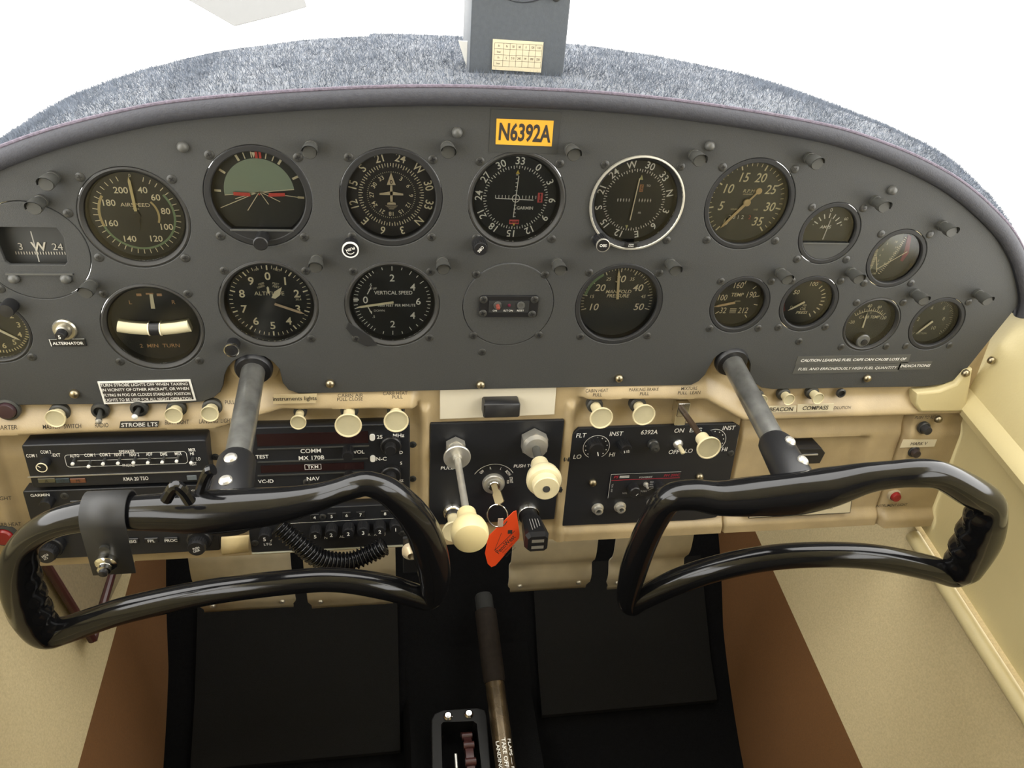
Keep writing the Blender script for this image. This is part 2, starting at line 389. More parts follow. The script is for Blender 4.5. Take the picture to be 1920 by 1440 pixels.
me.loops.foreach_set('vertex_index',np.arange(N*3,dtype=np.int32)); me.polygons.foreach_set('loop_start',np.arange(0,N*3,3,dtype=np.int32)); me.polygons.foreach_set('loop_total',np.full(N,3,dtype=np.int32)); me.update(); me.validate()
me.materials.append(FURB); fo=bpy.data.objects.new('fleece_pile',me); COL.objects.link(fo); fo.parent=gl; fo['kind']='stuff'
# windshield pane
wv=MB(); nx=25
for i in range(nx):
    x=-.53+1.06*i/(nx-1); yb=ymax(x)+.016; ia=np.interp(x,[p[0] for p in ARCH],[p[1] for p in ARCH])
    for k in range(6):
        t_=k/5; wv.v.append((x*(1+.04*t_),yb+(-.26-yb)*t_,ia+.012+(.604-ia-.012)*(t_**.9)))
for i in range(nx-1):
    for k in range(5): a=i*6+k; wv.f.append((a,a+1,a+7,a+6))
wv.mi=[0]*len(wv.f)
wo=struct('window_1',wv,PANE,'clear curved acrylic windshield above the glareshield','windshield')
sm=wo.modifiers.new('thickness','SOLIDIFY'); sm.thickness=.003
# ================================================================== instrument panel sheet
G={'asi':(-.2997,.1086),'att':(-.2054,.1278),'dg':(-.1026,.129),'turn':(-.3025,.0121),'alt':(-.2064,.0332),'vsi':(-.103,.0329),'cdi':(-.0004,.1287),'king':(.1022,.1287),'rpm':(.2038,.1293),'elt':(-.0009,.0329),'map':(.1012,.0327),
'amp':(.2868,.1039),'vac':(.3621,.0801),'temp':(.2185,.0323),'oil':(.2881,.033),'carb':(.3616,.0103),'suc':(.4325,.0105)}
RB=.04125; RS=.0297
wc=PAN.at(63,472); G['old']=wc; G['clk']=PAN.at(-16,622)
BIG=['asi','att','dg','turn','alt','vsi','cdi','king','rpm','elt','map','old']
top=[tuple(p) for p in AP if p[1]>.035 ]
cut_r=[PAN.at(u,v) for u,v in ((1870,620),(1820,683),(1798,708),(1770,720),(1735,725),(1600,727),(1450,730),(1428,727),(1412,716),(1406,700),(1407,682),(1401,668),(1386,659),(1370,657),(1353,661),(1340,671),(1330,688),(1322,703),(1310,715),(1296,722),(1100,726),(900,730),(700,735),(560,738),(541,731),(530,718),(524,692),(512,679),(497,669),(473,665),(454,669),(438,677),(427,689),(421,704),(419,722),(413,735),(401,745),(380,753),(340,757),(200,758),(0,760))]
outline=top+[(.513,.028)]+[tuple(p) for p in cut_r]+[(-.47,-.060),(-.495,-.040),(-.513,.028)]
holes=[circ(*G[k],RB-.0002,64) for k in BIG]+[circ(*G[k],RS-.0002,48) for k in ('amp','vac','temp','oil','carb','suc')]+[circ(*G['clk'],.0300,48)]
pm=MB(); pm.plate(outline,holes,0,.003,.0006)
panel=empty('dashboard','flat matte black instrument panel with an arched top','dashboard',(0,0,-.06))
o=pm.build('panel_sheet',PANEL,panel,loc=(0,0,.06),ang=50)
# screws shared
sm_=MB(); sm_.lathe([(.0036,0),(.0036,-.0004),(.0030,-.0008),(.0012,-.0009),(0,-.0009)],16); sm_.cur=1
for a in (20,110): sm_.line((-.0019*math.cos(math.radians(a)),-.0019*math.sin(math.radians(a))),(.0019*math.cos(math.radians(a)),.0019*math.sin(math.radians(a))),.0008,-.00098)
SCREW=sm_.mesh('screw',[SCRW,BLACK])
dm=MB(); dm.lathe([(.0042,0),(.0042,-.0012),(.0038,-.003),(.0026,-.0043),(.001,-.0048),(0,-.0048)],18); DOME=dm.mesh('dome_screw',[BRASS])
dm=MB(); dm.lathe([(.0042,0),(.0042,-.0012),(.0038,-.003),(.0026,-.0043),(.001,-.0048),(0,-.0048)],18); DOMEK=dm.mesh('dome_screw',[BEZ2])
for i,(u,v) in enumerate(((343,275),(857,248),(1330,273),(1672,356),(140,737),(619,718),(901,720),(1160,708),(1625,708))):
    x,z=PAN.at(u,v); inst('dome_screw',DOME if i>3 else DOMEK,panel,(x,0,z+.06))
for u,v in ((904,660),(1498,640)):
    x,z=PAN.at(u,v); inst('screw',SCREW,panel,(x,0,z+.06))
# ================================================================== gauges
YD=.0085
def gauge(key,name,label,R=None,style='flat',dial=DIAL,yd=YD,ri=None,screws=True,ring=None,sc=None,dscale=1):
    R=R or RB; cx,cz=G[key]; r=empty(name,label,'gauge',(cx,0,cz)); ri=ri or R*.865
    mb=MB()
    if style=='flat': pr=[(R-.0006,.004),(R-.0006,.0006),(R-.0012,0),(ri+.0008,0),(ri,.0006),(ri-.0006,yd),(R-.0006,yd)]
    elif style=='deep': pr=[(R-.0006,.004),(R-.0006,.0004),(R-.002,-.0002),(R-.003,.0006),(ri,.0055),(ri-.0008,yd),(R-.0006,yd)]
    else: pr=[(R-.0006,.004),(R-.0002,-.0012),(R-.0016,-.002),(R-.003,-.0006),(ri,.004),(ri-.0004,yd),(R-.0006,yd)]
    mb.ringlathe(pr,56); mb.build('bezel',ring or (BEZ if style!='deep' else BEZD),r,ang=28)
    d=MB(); d.lathe([(ri+.001,yd+.0005),(ri+.001,yd),(0,yd)],48); d.build('dial_face',dial,r)
    g=MB(); g.lathe([(ri+.0004,.0032),(ri+.0004,.0026),(0,.0026)],40); g.build('glass',GLASS,r)
    if screws:
        q=sc or R*1.0; k=.0045
        for a in (45,135,225,315):
            if a in (screws if isinstance(screws,(list,tuple)) else (45,135,225,315)):
                inst('screw',SCREW,r,((q+k)*math.sin(math.radians(a)),0,(q+k)*math.cos(math.radians(a))),(0,random.random()*3,0))
    return r
Y1=YD-.0004
def nums(mb,items,rad,h,y=Y1,radial=False,bold=.0,shear=0,sx=1,off=0):
    for st,a in items:
        t=math.radians(a); mb.text(st,rad*math.sin(t),rad*math.cos(t),h,y,(a+off) if radial else 0,bold,sx,shear)
# --- airspeed
r=gauge('asi','airspeed_indicator','airspeed dial reading zero with green and tan arcs, far left of upper row','' or None,'deep')
m_=MB(); nums(m_,[('40',20),('60',47),('80',80),('100',115),('120',152),('140',206),('160',252),('180',297),('200',337)],.0218,.0050,bold=.012)
for a in range(18,345,9): m_.tick(a,.0285,.0322,.00055,Y1)
m_.text('0',0,.0318,.0026,Y1); m_.text('AIRSPEED',0,.0085,.0030,Y1,sx=1.2); m_.text('MPH',0,.0052,.0016,Y1)
m_.build('markings',CREAMP,r,smooth=False)
m_=MB(); m_.arc(.0268,.0285,52,250,Y1); m_.build('green_arc',GREENP,r,smooth=False)
m_=MB(); m_.arc(.0266,.0286,250,304,Y1); m_.arc(.0152,.0168,46,112,Y1); m_.build('tan_arc',YELP,r,smooth=False)
m_=MB(); m_.needle(-1,.004,.0315,.0021,.0021,YD-.0018); m_.build('needle',mat('needle_tan',(.75,.60,.30),.6),r)
m_=MB(); m_.needle(181,-.003,.012,.003,.0022,YD-.0012); m_.lathe([(.0028,YD),(.0028,YD-.0025),(0,YD-.0025)],16); m_.build('hub',BLACK,r)
# --- attitude
r=gauge('att','attitude_indicator','attitude indicator with green sky half disc and red wing bars',None,'flat',DIALG)
a0=math.radians(6)
def chord(R,zc,ang,n=40,up=True):
    pts=[]
    for i in range(n+1):
        th=math.pi*i/n if up else math.pi+math.pi*i/n
        pts.append((R*math.cos(th)*1.0,R*math.sin(th)))
    c,s_=math.cos(ang),math.sin(ang); return [(x*c-z*s_,x*s_+z*c+zc) for x,z in pts]
m_=MB(); m_.add([(x,Y1,z) for x,z in chord(.0268,.0015,a0)],[tuple(range(41))]); m_.build('sky_disc',mat('att_sky',(.34,.41,.32),.6),r,smooth=False)
m_=MB(); c,s_=math.cos(a0),math.sin(a0)
m_.line((-.0268*c,.0015-.0268*s_),(.0268*c,.0015+.0268*s_),.0006,Y1-.0002)
for a,L in ((118,.017),(98,.034),(150,.012),(214,.019),(246,.034),(252,.02)):
    t=math.radians(a); m_.line((0,.002),(L*math.sin(t),.002+L*math.cos(t)*1.0),.0006,Y1-.0002)
for a,w in ((-60,.0018),(60,.0018),(-30,.0018),(30,.0018),(-20,.0008),(-10,.0008),(10,.0008),(20,.0008),(-90,.0018),(90,.0018)): m_.tick(a+4,.029,.034,w,Y1-.0002)
m_.add([(-.003,Y1-.0003,.033),(.0,Y1-.0003,.033),(-.0015,Y1-.0003,.0285)],[(0,1,2)])
m_.build('markings',CREAMP,r,smooth=False)
m_=MB()
for s in (-1,1): m_.prism([(s*.0065,-.0012),(s*.0195,-.0006),(s*.0195,.0020),(s*.0075,.0016)],Y1-.0025,Y1-.002)
m_.lathe([(.0007,Y1-.002),(.0007,Y1-.0025),(0,Y1-.0025)],8,(0,0,.0004)); m_.rect(-.0005,.0285,.0015,.0345,Y1-.0004); m_.rect(.0024,.0285,.0042,.0345,Y1-.0004)
m_.build('aircraft_bars',mat('bar_red',(.80,.10,.08),.6),r,smooth=False)
m_=MB(); pts=[(.0362*math.sin(t),.0362*math.cos(t)) for t in np.radians(np.linspace(138,222,18))]; m_.prism(pts,.0005,.0075); m_.build('lower_mask',BEZ,r)
m_=MB(); m_.box((0,.0004,-.0272),(.049,.0014,.0012)); m_.build('mask_edge',BEZ2,r)
m_=MB(); m_.lathe([(.0052,.002),(.0052,-.010),(.0058,-.012),(.0058,-.0145),(.005,-.0152),(0,-.0152)],22,(0,0,-.0325)); m_.build('knob',BLACK,r)
# --- directional gyro
r=gauge('dg','directional_gyro','directional gyro with compass ring and white airplane symbol',None,'flat',mat('dial_brown',(.030,.026,.025),.6))
nm={0:'N',30:'3',60:'6',90:'E',120:'12',150:'15',180:'S',210:'21',240:'24',270:'W',300:'30',330:'33'}
m_=MB(); nums(m_,[(nm[h],h-226) for h in nm],.0312,.0066,radial=True,bold=.010,sx=.9)
for h in range(0,360,5): m_.tick(h-226,.0228 if h%10==0 else .0238,.0262,.0006,Y1)
nums(m_,[(nm[h] if h%90 else {0:'0',90:'9',180:'18',270:'27'}[h],h) for h in nm if h],.0158,.0034,radial=True,bold=.008)
for h in range(0,360,5): m_.tick(h,.0186,.0196,.0003,Y1)
m_.build('markings',CREAMP,r,smooth=False)
m_=MB(); m_.prism([(-.0035,.009),(.0035,.009),(0,.019)],Y1-.0015,Y1-.001)
for pts in ([(-.0008,.0085),(.0008,.0085),(.0011,.002),(.0009,-.006),(-.0009,-.006),(-.0011,.002)],[(-.0095,.0005),(-.0095,.0018),(-.001,.0034),(.001,.0034),(.0095,.0018),(.0095,.0005)],[(-.0035,-.0075),(-.0032,-.006),(0,-.005),(.0032,-.006),(.0035,-.0075)]): m_.prism(pts,Y1-.0015,Y1-.001)
for i in range(4): m_.rect(-.005+.001*i,-.0091-.0009*i,.005-.001*i,-.0088-.0009*i,Y1)
m_.build('airplane_symbol',mat('dial_buff',(.72,.60,.42),.6),r,smooth=False)
m_=MB(); m_.text('0',0,.0115,.0032,Y1-.0018,bold=.02); m_.build('zero_mark',BTEXT,r,smooth=False)
k=MB(); x,z=PAN.at(657,468,.012); x-=G['dg'][0]; z-=G['dg'][1]
k.lathe([(.0060,.001),(.0060,-.008),(.0066,-.009),(.0066,-.013),(0,-.013)],24,(x,0,z)); k.build('push_knob',BLACK,r)
k=MB(); k.ringlathe([(.0067,-.0115),(.0067,-.0134),(.0057,-.0134),(.0057,-.0115)],28,(x,0,z)); k.build('knob_ring',WTEXT,r)
k=MB(); k.text('PUSH',x,z+.0008,.0022,-.0133,160,.02); k.arc(.0030,.0036,120,240,-.0133); 
for i in range(len(k.v)-2*21,len(k.v)): k.v[i]=(k.v[i][0]+x,k.v[i][1],k.v[i][2]+z)
k.build('knob_lettering',WTEXT,r,smooth=False)
# --- turn and slip
r=gauge('turn','turn_and_slip_indicator','turn and slip indicator with curved white level tube and tan needle',None,'deep')
m_=MB(); m_.text('2  MIN  TURN',0,-.0215,.0036,Y1,sx=1.05,bold=.006); m_.text('L',-.0165,.0205,.0036,Y1); m_.text('R',.0175,.0205,.0036,Y1); m_.build('markings',mat('dial_rust',(.70,.42,.22),.6),r,smooth=False)
m_=MB(); m_.rect(-.0105,.0262,-.0065,.0285,Y1); m_.rect(.0055,.0262,.0095,.0285,Y1); m_.rect(-.003,.0275,.003,.029,Y1); m_.build('index_blocks',mat('dial_rust2',(.55,.32,.18),.6),r,smooth=False)
m_=MB(); m_.needle(3,.015,.0285,.0032,.0026,YD-.001,tip=.0002); m_.build('needle',CREAMP,r)
m_=MB(); tp=[]; 
for i in range(21): x=-.0285+.057*i/20; tp.append((x,YD-.004,-.0025+.0032*(x/.0285)**2))
m_.tube(tp,.0058,14); m_.build('level_tube',mat('level_white',(.55,.50,.33),.35),r)
m_=MB(); m_.tube([(-.0035,YD-.0041,-.0024),(.0042,YD-.0041,-.0024)],.0062,14); m_.build('ball',BLACK,r)
m_=MB()
for x in (-.0043,.005): m_.tube([(x-.0004,YD-.0041,-.0024),(x+.0004,YD-.0041,-.0024)],.0064,14)
m_.build('tube_lines',CREAMP,r)
# --- altimeter
r=gauge('alt','altimeter','altimeter with numerals zero to nine and three pale hands, lower row',None,'deep',screws=(45,135,315))
m_=MB(); nums(m_,[(str(i),36*i) for i in range(10)],.0236,.0070,bold=.018)
for i in range(50):
    a=i*7.2; big=i%5==0; m_.tick(a,.0292 if big else .0305,.0335,.0012 if big else .0006,Y1)
m_.text('100',-.0085,.0295,.002,Y1,-20); m_.text('FEET',.008,.0295,.002,Y1,18); m_.text('1000',-.006,.0165,.0019,Y1,-20); m_.text('FEET',.006,.0165,.0019,Y1,15); m_.text('10000',-.0065,.0138,.0019,Y1,-20); m_.text('FEET',.006,.0138,.0019,Y1,15)
m_.text('ALTITUDE',0,.0075,.0036,Y1,sx=1.05); m_.text('30.3',.0235,.0048,.002,Y1); m_.text('30.4',.0235,.0018,.002,Y1)
m_.build('markings',CREAMP,r,smooth=False)
m_=MB(); m_.needle(112,.004,.030,.0021,.0021,YD-.002); m_.build('long_hand',mat('needle_pink',(.72,.55,.38),.6),r)
m_=MB(); m_.prism([(.0015,.0040),(.0042,.0095),(.0110,.0140),(.0085,.0062),(.0045,.0030)],YD-.0016,YD-.0012); m_.build('short_hand',CREAMP,r)
m_=MB(); m_.needle(-3,.008,.0145,.0018,.0018,YD-.0010,tip=.001); m_.build('small_hand',CREAMP,r)
x,z=PAN.at(435,654,.010); x-=G['alt'][0]; z-=G['alt'][1]
k=MB(); k.lathe([(.0055,.001),(.0055,-.008),(.0062,-.009),(.0062,-.0125),(.0048,-.013),(0,-.013)],24,(x,0,z)); k.build('set_knob',BLACK,r)
k=MB(); k.ringlathe([(.0064,-.011),(.0064,-.0132),(.0055,-.0134),(.0055,-.011)],28,(x,0,z)); k.build('knob_ring',CHROME,r)
# --- vertical speed
r=gauge('vsi','vertical_speed_indicator','vertical speed indicator with the word VERTICAL SPEED and white hand',None,'deep')
m_=MB(); nums(m_,[('2',0),('4',52),('6',90),('4',128),('2',180)],.0226,.0065,bold=.010); m_.text('0',-.0232,.0015,.0065,Y1,bold=.010)
for a in list(range(270,330,6))+list(range(216,270,6)): m_.tick(a,.030,.0335,.0006,Y1)
for a in (330,345,0,15,30,42,54,65,72,78,84,90,96,102,108,115,126,138,150,165,180,195,210): m_.tick(a,.0295 if a in(0,30,54,90,126,150,180) else .031,.0335,.0007,Y1)
m_.text('VERTICAL SPEED',.0010,.0085,.0034,Y1,bold=.012,sx=.92); m_.text('1000 FEET PER MINUTE',.0035,-.0038,.0025,Y1,sx=.92,bold=.008); m_.text('UP',-.0150,.0125,.002,Y1); m_.text('DOWN',-.0115,-.0090,.002,Y1); m_.text('.5',-.0185,.0160,.0025,Y1); m_.text('.5',-.0165,-.0150,.0025,Y1)
for s in (1,-1): m_.line((-.0215,s*.006+.001),(-.0192,s*.0105+.001),.0008,Y1); m_.add([(-.0205,Y1,s*.0098+.001),(-.0178,Y1,s*.0108+.001),(-.0180,Y1,s*.0138+.001)],[(0,1,2)])
m_.rect(-.0335,.0008,-.029,.0026,Y1); m_.build('markings',WHITEP,r,smooth=False)
m_=MB(); m_.needle(261,-.001,.0315,.0020,.0020,YD-.002); m_.build('needle',CREAMP,r)
m_=MB(); m_.plate([(-.038,-.016),(-.0405,-.022),(-.031,-.036),(-.023,-.0405),(-.014,-.0385),(-.02,-.03)],[],-.0008,.0004,.0003); m_.build('corner_lug',BEZ,r)
# --- CDI
def vor(key,name,label,top,style,ring,names):
    r=gauge(key,name,label,None,style,DIAL,ring=ring); m_=MB()
    nums(m_,[(names[h],h-top) for h in names],.0312,.0060,radial=True,bold=.010)
    for h in range(0,360,5): m_.tick(h-top,.0245 if h%10==0 else .0255,.0272,.0006,Y1)
    return r,m_
r,m_=vor('cdi','course_deviation_indicator','course deviation dial with crossed needles and two red arrow flags',327,'deep',None,{h:str(h//10) for h in range(0,360,30)})
for i in range(1,6):
    for s in (-1,1): m_.line((s*(.003+.0028*i),-.0005),(s*(.003+.0028*i),.0022),.0005,Y1); m_.line((-.001,s*(.003+.0033*i)),(.001,s*(.003+.0033*i)),.0005,Y1)
m_.text('GARMIN',.0085,-.0085,.0026,Y1,bold=.01); m_.arc(.0028,.0034,0,360,Y1-.0012,24); m_.build('markings',WHITEP,r,smooth=False)
m_=MB(); m_.line((-.017,-.0002),(.015,-.0012),.0007,Y1-.001); m_.line((.001,.019),(-.001,-.0165),.0007,Y1-.001); m_.build('deviation_needles',WHITEP,r,smooth=False)
m_=MB(); m_.rect(.0185,-.0035,.0228,.0050,Y1-.0002); m_.rect(-.0040,-.0228,.0043,-.0188,Y1-.0002); m_.build('warning_flags',mat('flag_red',(.62,.10,.10),.6),r,smooth=False)
m_=MB(); m_.line((.0207,-.002),(.0207,.0035),.0006,Y1-.0004); m_.line((-.0025,-.0208),(.0028,-.0208),.0006,Y1-.0004)
for a,b,c in (((.0207,.0047),(.0197,.0028),(.0217,.0028)),((.0207,-.0032),(.0197,-.0013),(.0217,-.0013)),((-.0037,-.0208),(-.002,-.0198),(-.002,-.0218)),((.004,-.0208),(.0023,-.0198),(.0023,-.0218))): m_.add([(p[0],Y1-.0004,p[1]) for p in (a,b,c)],[(0,1,2)])
m_.build('flag_arrows',BTEXT,r,smooth=False)
m_=MB(); m_.add([(-.0015,Y1-.0004,.0205),(.0018,Y1-.0004,.0205),(.0002,Y1-.0004,.0238)],[(0,1,2)]); m_.add([(-.001,Y1-.0005,-.0222),(.0012,Y1-.0005,-.0222),(.0001,Y1-.0005,-.0245)],[(0,1,2)]); m_.build('course_pointers',mat('flag_yellow',(.75,.55,.10),.6),r,smooth=False)
def obs(key,u,v,r,rot,silver):
    x,z=PAN.at(u,v,.012); x-=G[key][0]; z-=G[key][1]
    k=MB(); k.lathe([(.0062,.001),(.0062,-.004),(.0058,-.005),(.0058,-.0125),(.0052,-.0135),(0,-.0135)],26,(x,0,z))
    for i in range(18): t=2*math.pi*i/18; k.box((x+.0059*math.cos(t),-.009,z+.0059*math.sin(t)),(.0006,.007,.0006))
    k.build('course_knob',BLACK,r)
    if silver: k=MB(); k.ringlathe([(.0060,-.012),(.0060,-.0137),(.0054,-.0139),(.0054,-.012)],28,(x,0,z)); k.build('knob_ring',STEEL,r)
    k=MB(); k.text('OBS',x,z,.0024,-.0138,rot,.01); k.build('knob_lettering',WTEXT,r,smooth=False)
obs('cdi',901,466,r,128,False)
# --- VOR
nv=dict(nm)
r,m_=vor('king','radio_bearing_indicator','VOR dial with silver rim ring and single vertical needle',283,'rim',None,nv)
for i in range(1,6):
    for s in (-1,1): m_.line((s*(.0025*i+.002),-.0013),(s*(.0025*i+.002),.0016),.0005,Y1); m_.line((s*(.0025*i+.002)-.0006,.0002),(s*(.0025*i+.002)+.0006,.0002),.0005,Y1)
m_.text('TO',.0105,.0130,.0018,Y1); m_.text('FR',.0065,-.0110,.0018,Y1); m_.build('markings',WHITEP,r,smooth=False)
m_=MB(); m_.needle(184,-.0195,.0175,.0008,.0008,YD-.0012,tip=.0002); m_.build('needle',CREAMP,r)
m_=MB(); m_.add([(.0012,Y1-.0003,.0180),(.0048,Y1-.0003,.0180),(.0030,Y1-.0003,.0225)],[(0,1,2)]); m_.add([(-.0045,Y1-.0003,-.0222),(-.0018,Y1-.0003,-.0222),(-.003,Y1-.0003,-.0258)],[(0,1,2)]); m_.build('course_pointers',mat('pointer_olive',(.50,.48,.22),.6),r,smooth=False)
m_=MB(); m_.rect(.0030,.0075,.0062,.0140,Y1); m_.build('nav_flag',mat('flag_rust',(.45,.20,.09),.6),r,smooth=False)
m_=MB(); m_.text('NAV',.0046,.0108,.002,Y1-.0002,90,.01); m_.build('flag_text',BTEXT,r,smooth=False)
m_=MB(); m_.ringlathe([(RB-.0001,.0005),(RB-.0001,-.0021),(RB-.0014,-.0024),(RB-.002,-.0016),(RB-.002,.0005)],64); m_.build('rim_ring',mat('rim_silver',(.50,.48,.41),.4,.5),r)
m_=MB(); m_.plate([(-.005,-.0385),(.005,-.0385),(.006,-.0345),(-.006,-.0345)],[],-.0026,-.0012,.0002); m_.build('name_badge',BLACK,r)
m_=MB(); m_.text('KING',0,-.0372,.0014,-.00275); m_.rect(-.0022,-.0357,.0022,-.0353,-.00275); m_.build('badge_lettering',WTEXT,r,smooth=False)
obs('king',1130,459,r,0,True)
# --- tachometer
r=gauge('rpm','tachometer','tachometer marked RPM with tan double ended hand and hour counter',None,'flat',DIALG,ri=.0365)
m_=MB(); nums(m_,[(str(5*i),-140+40*i) for i in range(8)],.0230,.0080,bold=.010,shear=.2,sx=.9)
for i in range(36): a=-140+8*i; m_.tick(a,.0295 if i%5==0 else .0315,.0345,.0012 if i%5==0 else .0006,Y1)
m_.text('R.P.M',0,.0098,.0028,Y1,sx=1.15,shear=.2); m_.text('HUNDREDS',0,.0068,.0012,Y1); m_.text('HOURS',-.0095,-.0068,.0014,Y1); m_.text('1/10',.0105,-.0068,.0016,Y1)
m_.build('markings',mat('dial_cream_dim',(.80,.72,.48),.6),r,smooth=False)
m_=MB(); m_.rect(-.0165,-.0165,.0095,-.0112,Y1); m_.build('counter_window',BLACK,r,smooth=False)
m_=MB(); m_.text('2 0 1 2',-.006,-.0138,.0036,Y1-.0002,bold=.006); m_.build('counter_digits',WTEXT,r,smooth=False)
m_=MB(); m_.text('2',.0068,-.0138,.0036,Y1-.0002); m_.build('counter_tenths',REDP,r,smooth=False)
m_=MB(); m_.needle(219,0,.0305,.0026,.0022,YD-.002); m_.needle(39,0,.0125,.0016,.0016,YD-.002,tip=.0002); m_.lathe([(.0032,YD-.0015),(.0032,YD-.003),(0,YD-.0032)],18); t=math.radians(39); m_.lathe([(.0028,YD-.0018),(.0028,YD-.0026),(0,YD-.0027)],18,(.0135*math.sin(t),0,.0135*math.cos(t))); m_.build('needle',mat('needle_amber',(.72,.52,.27),.6),r)
# --- manifold pressure
r=gauge('map','manifold_pressure_gauge','manifold pressure gauge with tan hand just below thirty',None,'flat',DIALG,ri=.0365)
m_=MB(); va=lambda v:(v-10)*5.25-105
nums(m_,[(str(v),va(v)) for v in (10,20,30,40,50)],.0225,.0068,shear=.15,bold=.008); nums(m_,[(str(v),va(v)) for v in (15,25,35,45)],.0250,.0032,shear=.15)
for v in range(10,51): m_.tick(va(v),.0292 if v%5==0 else .0312,.0338,.0008 if v%5==0 else .0005,Y1)
m_.text('MANIFOLD',0,.0098,.0034,Y1,bold=.008,shear=.2); m_.text('PRESSURE',0,.0056,.0034,Y1,bold=.008,shear=.2); m_.build('markings',CREAMP,r,smooth=False)
m_=MB(); m_.arc(.0300,.0325,va(15),va(24),Y1-.0001); m_.build('green_arc',GREENP,r,smooth=False)
m_=MB(); m_.needle(va(28.9),.003,.0325,.0025,.0019,YD-.002); m_.build('needle',mat('needle_tan2',(.75,.60,.36),.6),r)
# --- ELT blank with remote switch
x,z=G['elt']; r=empty('beacon_switch_plate','round black blank plate with small ELT remote switch in the middle','switch plate',(x,0,z))
m_=MB(); m_.lathe([(RB-.0007,.003),(RB-.0007,.0002),(RB-.0012,-.0003),(0,-.0003)],56); m_.build('cover_plate',PANEL,r)
for a in (45,135,225,315): inst('screw',SCREW,r,((RB+.0015)*math.sin(math.radians(a)),-.0003,(RB+.0015)*math.cos(math.radians(a))))
m_=MB(); m_.plate(rrect(-.0265,-.0105,.0265,.0105,.003),[],-.0028,-.0003,.0005); m_.build('switch_body',BLACK,r)
for sx,sz in ((-.023,.0072),(.0225,.0072),(-.023,-.0065),(.0215,-.0075)): inst('screw',SCREW,r,(sx,-.0028,sz))
m_=MB(); m_.box((0,-.0030,.0002),(.036,.0006,.0115)); m_.build('label_plate',DIAL,r)
m_=MB(); m_.lathe([(.0036,-.003),(.0036,-.0045),(.0024,-.0046),(0,-.0040)],16,(-.0105,0,.0020)); m_.lathe([(.0036,-.003),(.0036,-.0045),(.0024,-.0046),(.0022,-.0040),(0,-.0040)],16,(.0105,0,.0018)); m_.build('switch_nuts',BEZ2,r)
m_=MB(); m_.lathe([(.0018,-.0045),(.0018,-.009),(0,-.0095)],12,(-.0105,0,.0020)); m_.build('red_toggle',mat('toggle_red',(.22,.05,.035),.4),r)
m_=MB(); m_.lathe([(.0014,-.003),(.0014,-.0040),(0,-.0044)],12,(0,0,.0018)); m_.build('indicator_lamp',mat('lamp_dim',(.10,.012,.03),.3),r)
m_=MB(); m_.text('ON',-.0125,-.0035,.0017,-.0034); m_.text('ELT ON',-.0005,-.0035,.0017,-.0034); m_.text('RESET',.0105,-.0035,.0017,-.0034); m_.build('lettering',WTEXT,r,smooth=False)
# --- small gauges
def small(key,name,label,style='flat',dial=DIAL,ring=None,ri=None): return gauge(key,name,label,RS,style,dial,ring=ring,ri=ri or RS*.84,sc=RS*1.02)
r=small('amp','ammeter','ammeter half dial marked AMPS with white hand near zero','flat',DIALG)
m_=MB()
for a in (-62,-42,-22,0,22,42,62): m_.tick(a,.0105,.0150,.0010,Y1); 
for i in range(len(m_.v)): m_.v[i]=(m_.v[i][0],m_.v[i][1],m_.v[i][2]+.0015)
m_.text('0',0,.0195,.0034,Y1); m_.text('60',.0170,.0115,.0028,Y1); m_.text('60',-.0175,.0115,.0028,Y1); m_.text('-',-.0135,.0055,.003,Y1); m_.text('+',.0140,.0055,.003,Y1); m_.text('AMPS',-.001,.0035,.0030,Y1,shear=.2,bold=.008); m_.build('markings',WHITEP,r,smooth=False)
m_=MB(); m_.needle(6,-.008,.013,.0008,.0006,YD-.0016); m_.build('needle',WHITEP,r)
m_=MB(); m_.prism([(.0247*math.sin(t),.0247*math.cos(t)) for t in np.radians(np.linspace(112,248,16))],.0008,.0075); m_.build('lower_mask',DIALG,r)
m_=MB(); m_.box((0,.0006,-.0093),(.045,.0012,.0008)); m_.build('mask_edge',BEZ2,r)
r=small('vac','fuel_flow_gauge','twin scale gauge with grey fan face and red sector, upper right','flat',DIAL)
m_=MB(); m_.prism([(-.017,-.013),(-.0195,-.004),(-.016,.007),(-.006,.0205),(.004,.0228),(.007,.012),(.006,.003),(.001,-.007),(-.007,-.0155)],Y1-.0003,Y1); m_.build('scale_plate',mat('scale_grey',(.16,.165,.14),.6),r,smooth=False)
m_=MB(); m_.prism([(.0085,.0215),(.013,.0195),(.0165,.003),(.0135,-.006),(.0105,-.0048),(.0115,.004)],Y1-.0003,Y1); m_.build('red_sector',mat('sector_red',(.25,.035,.05),.6),r,smooth=False)
m_=MB()
for i in range(18): t=i/17; m_.line((-.0195+.001*math.sin(3*t),-.015+.021*t),(-.0165+.001*math.sin(3*t),-.0147+.021*t),.0005,Y1-.0005)
for i in range(22): t=i/21; a=(-.008+.0145*t**.8,-.0175+.036*t); m_.line(a,(a[0]+.0022,a[1]-.0010),.0005,Y1-.0005)
for st,x_,z_ in (('5',-.009,.012),('5',-.0115,.006),('4',-.0125,.0005),('3',-.012,-.005),('2',-.0115,-.0085),('18',-.001,.014),('14',.0015,.0085),('12',.0015,.003),('10',-.0005,-.003),('8',-.0045,-.008)): m_.text(st,x_,z_,.0021,Y1-.0005)
m_.text('x 100',-.0125,-.0185,.0018,Y1); m_.line((-.0100,-.0165),(-.0160,-.0005),.0007,Y1-.001); m_.line((-.0110,-.0135),(.0140,.0045),.0007,Y1-.001); m_.build('markings',CREAMP,r,smooth=False)
r=small('temp','oil_temperature_gauge','oil temperature gauge marked TEMP, numbers 32 to 212','flat',DIAL)
m_=MB()
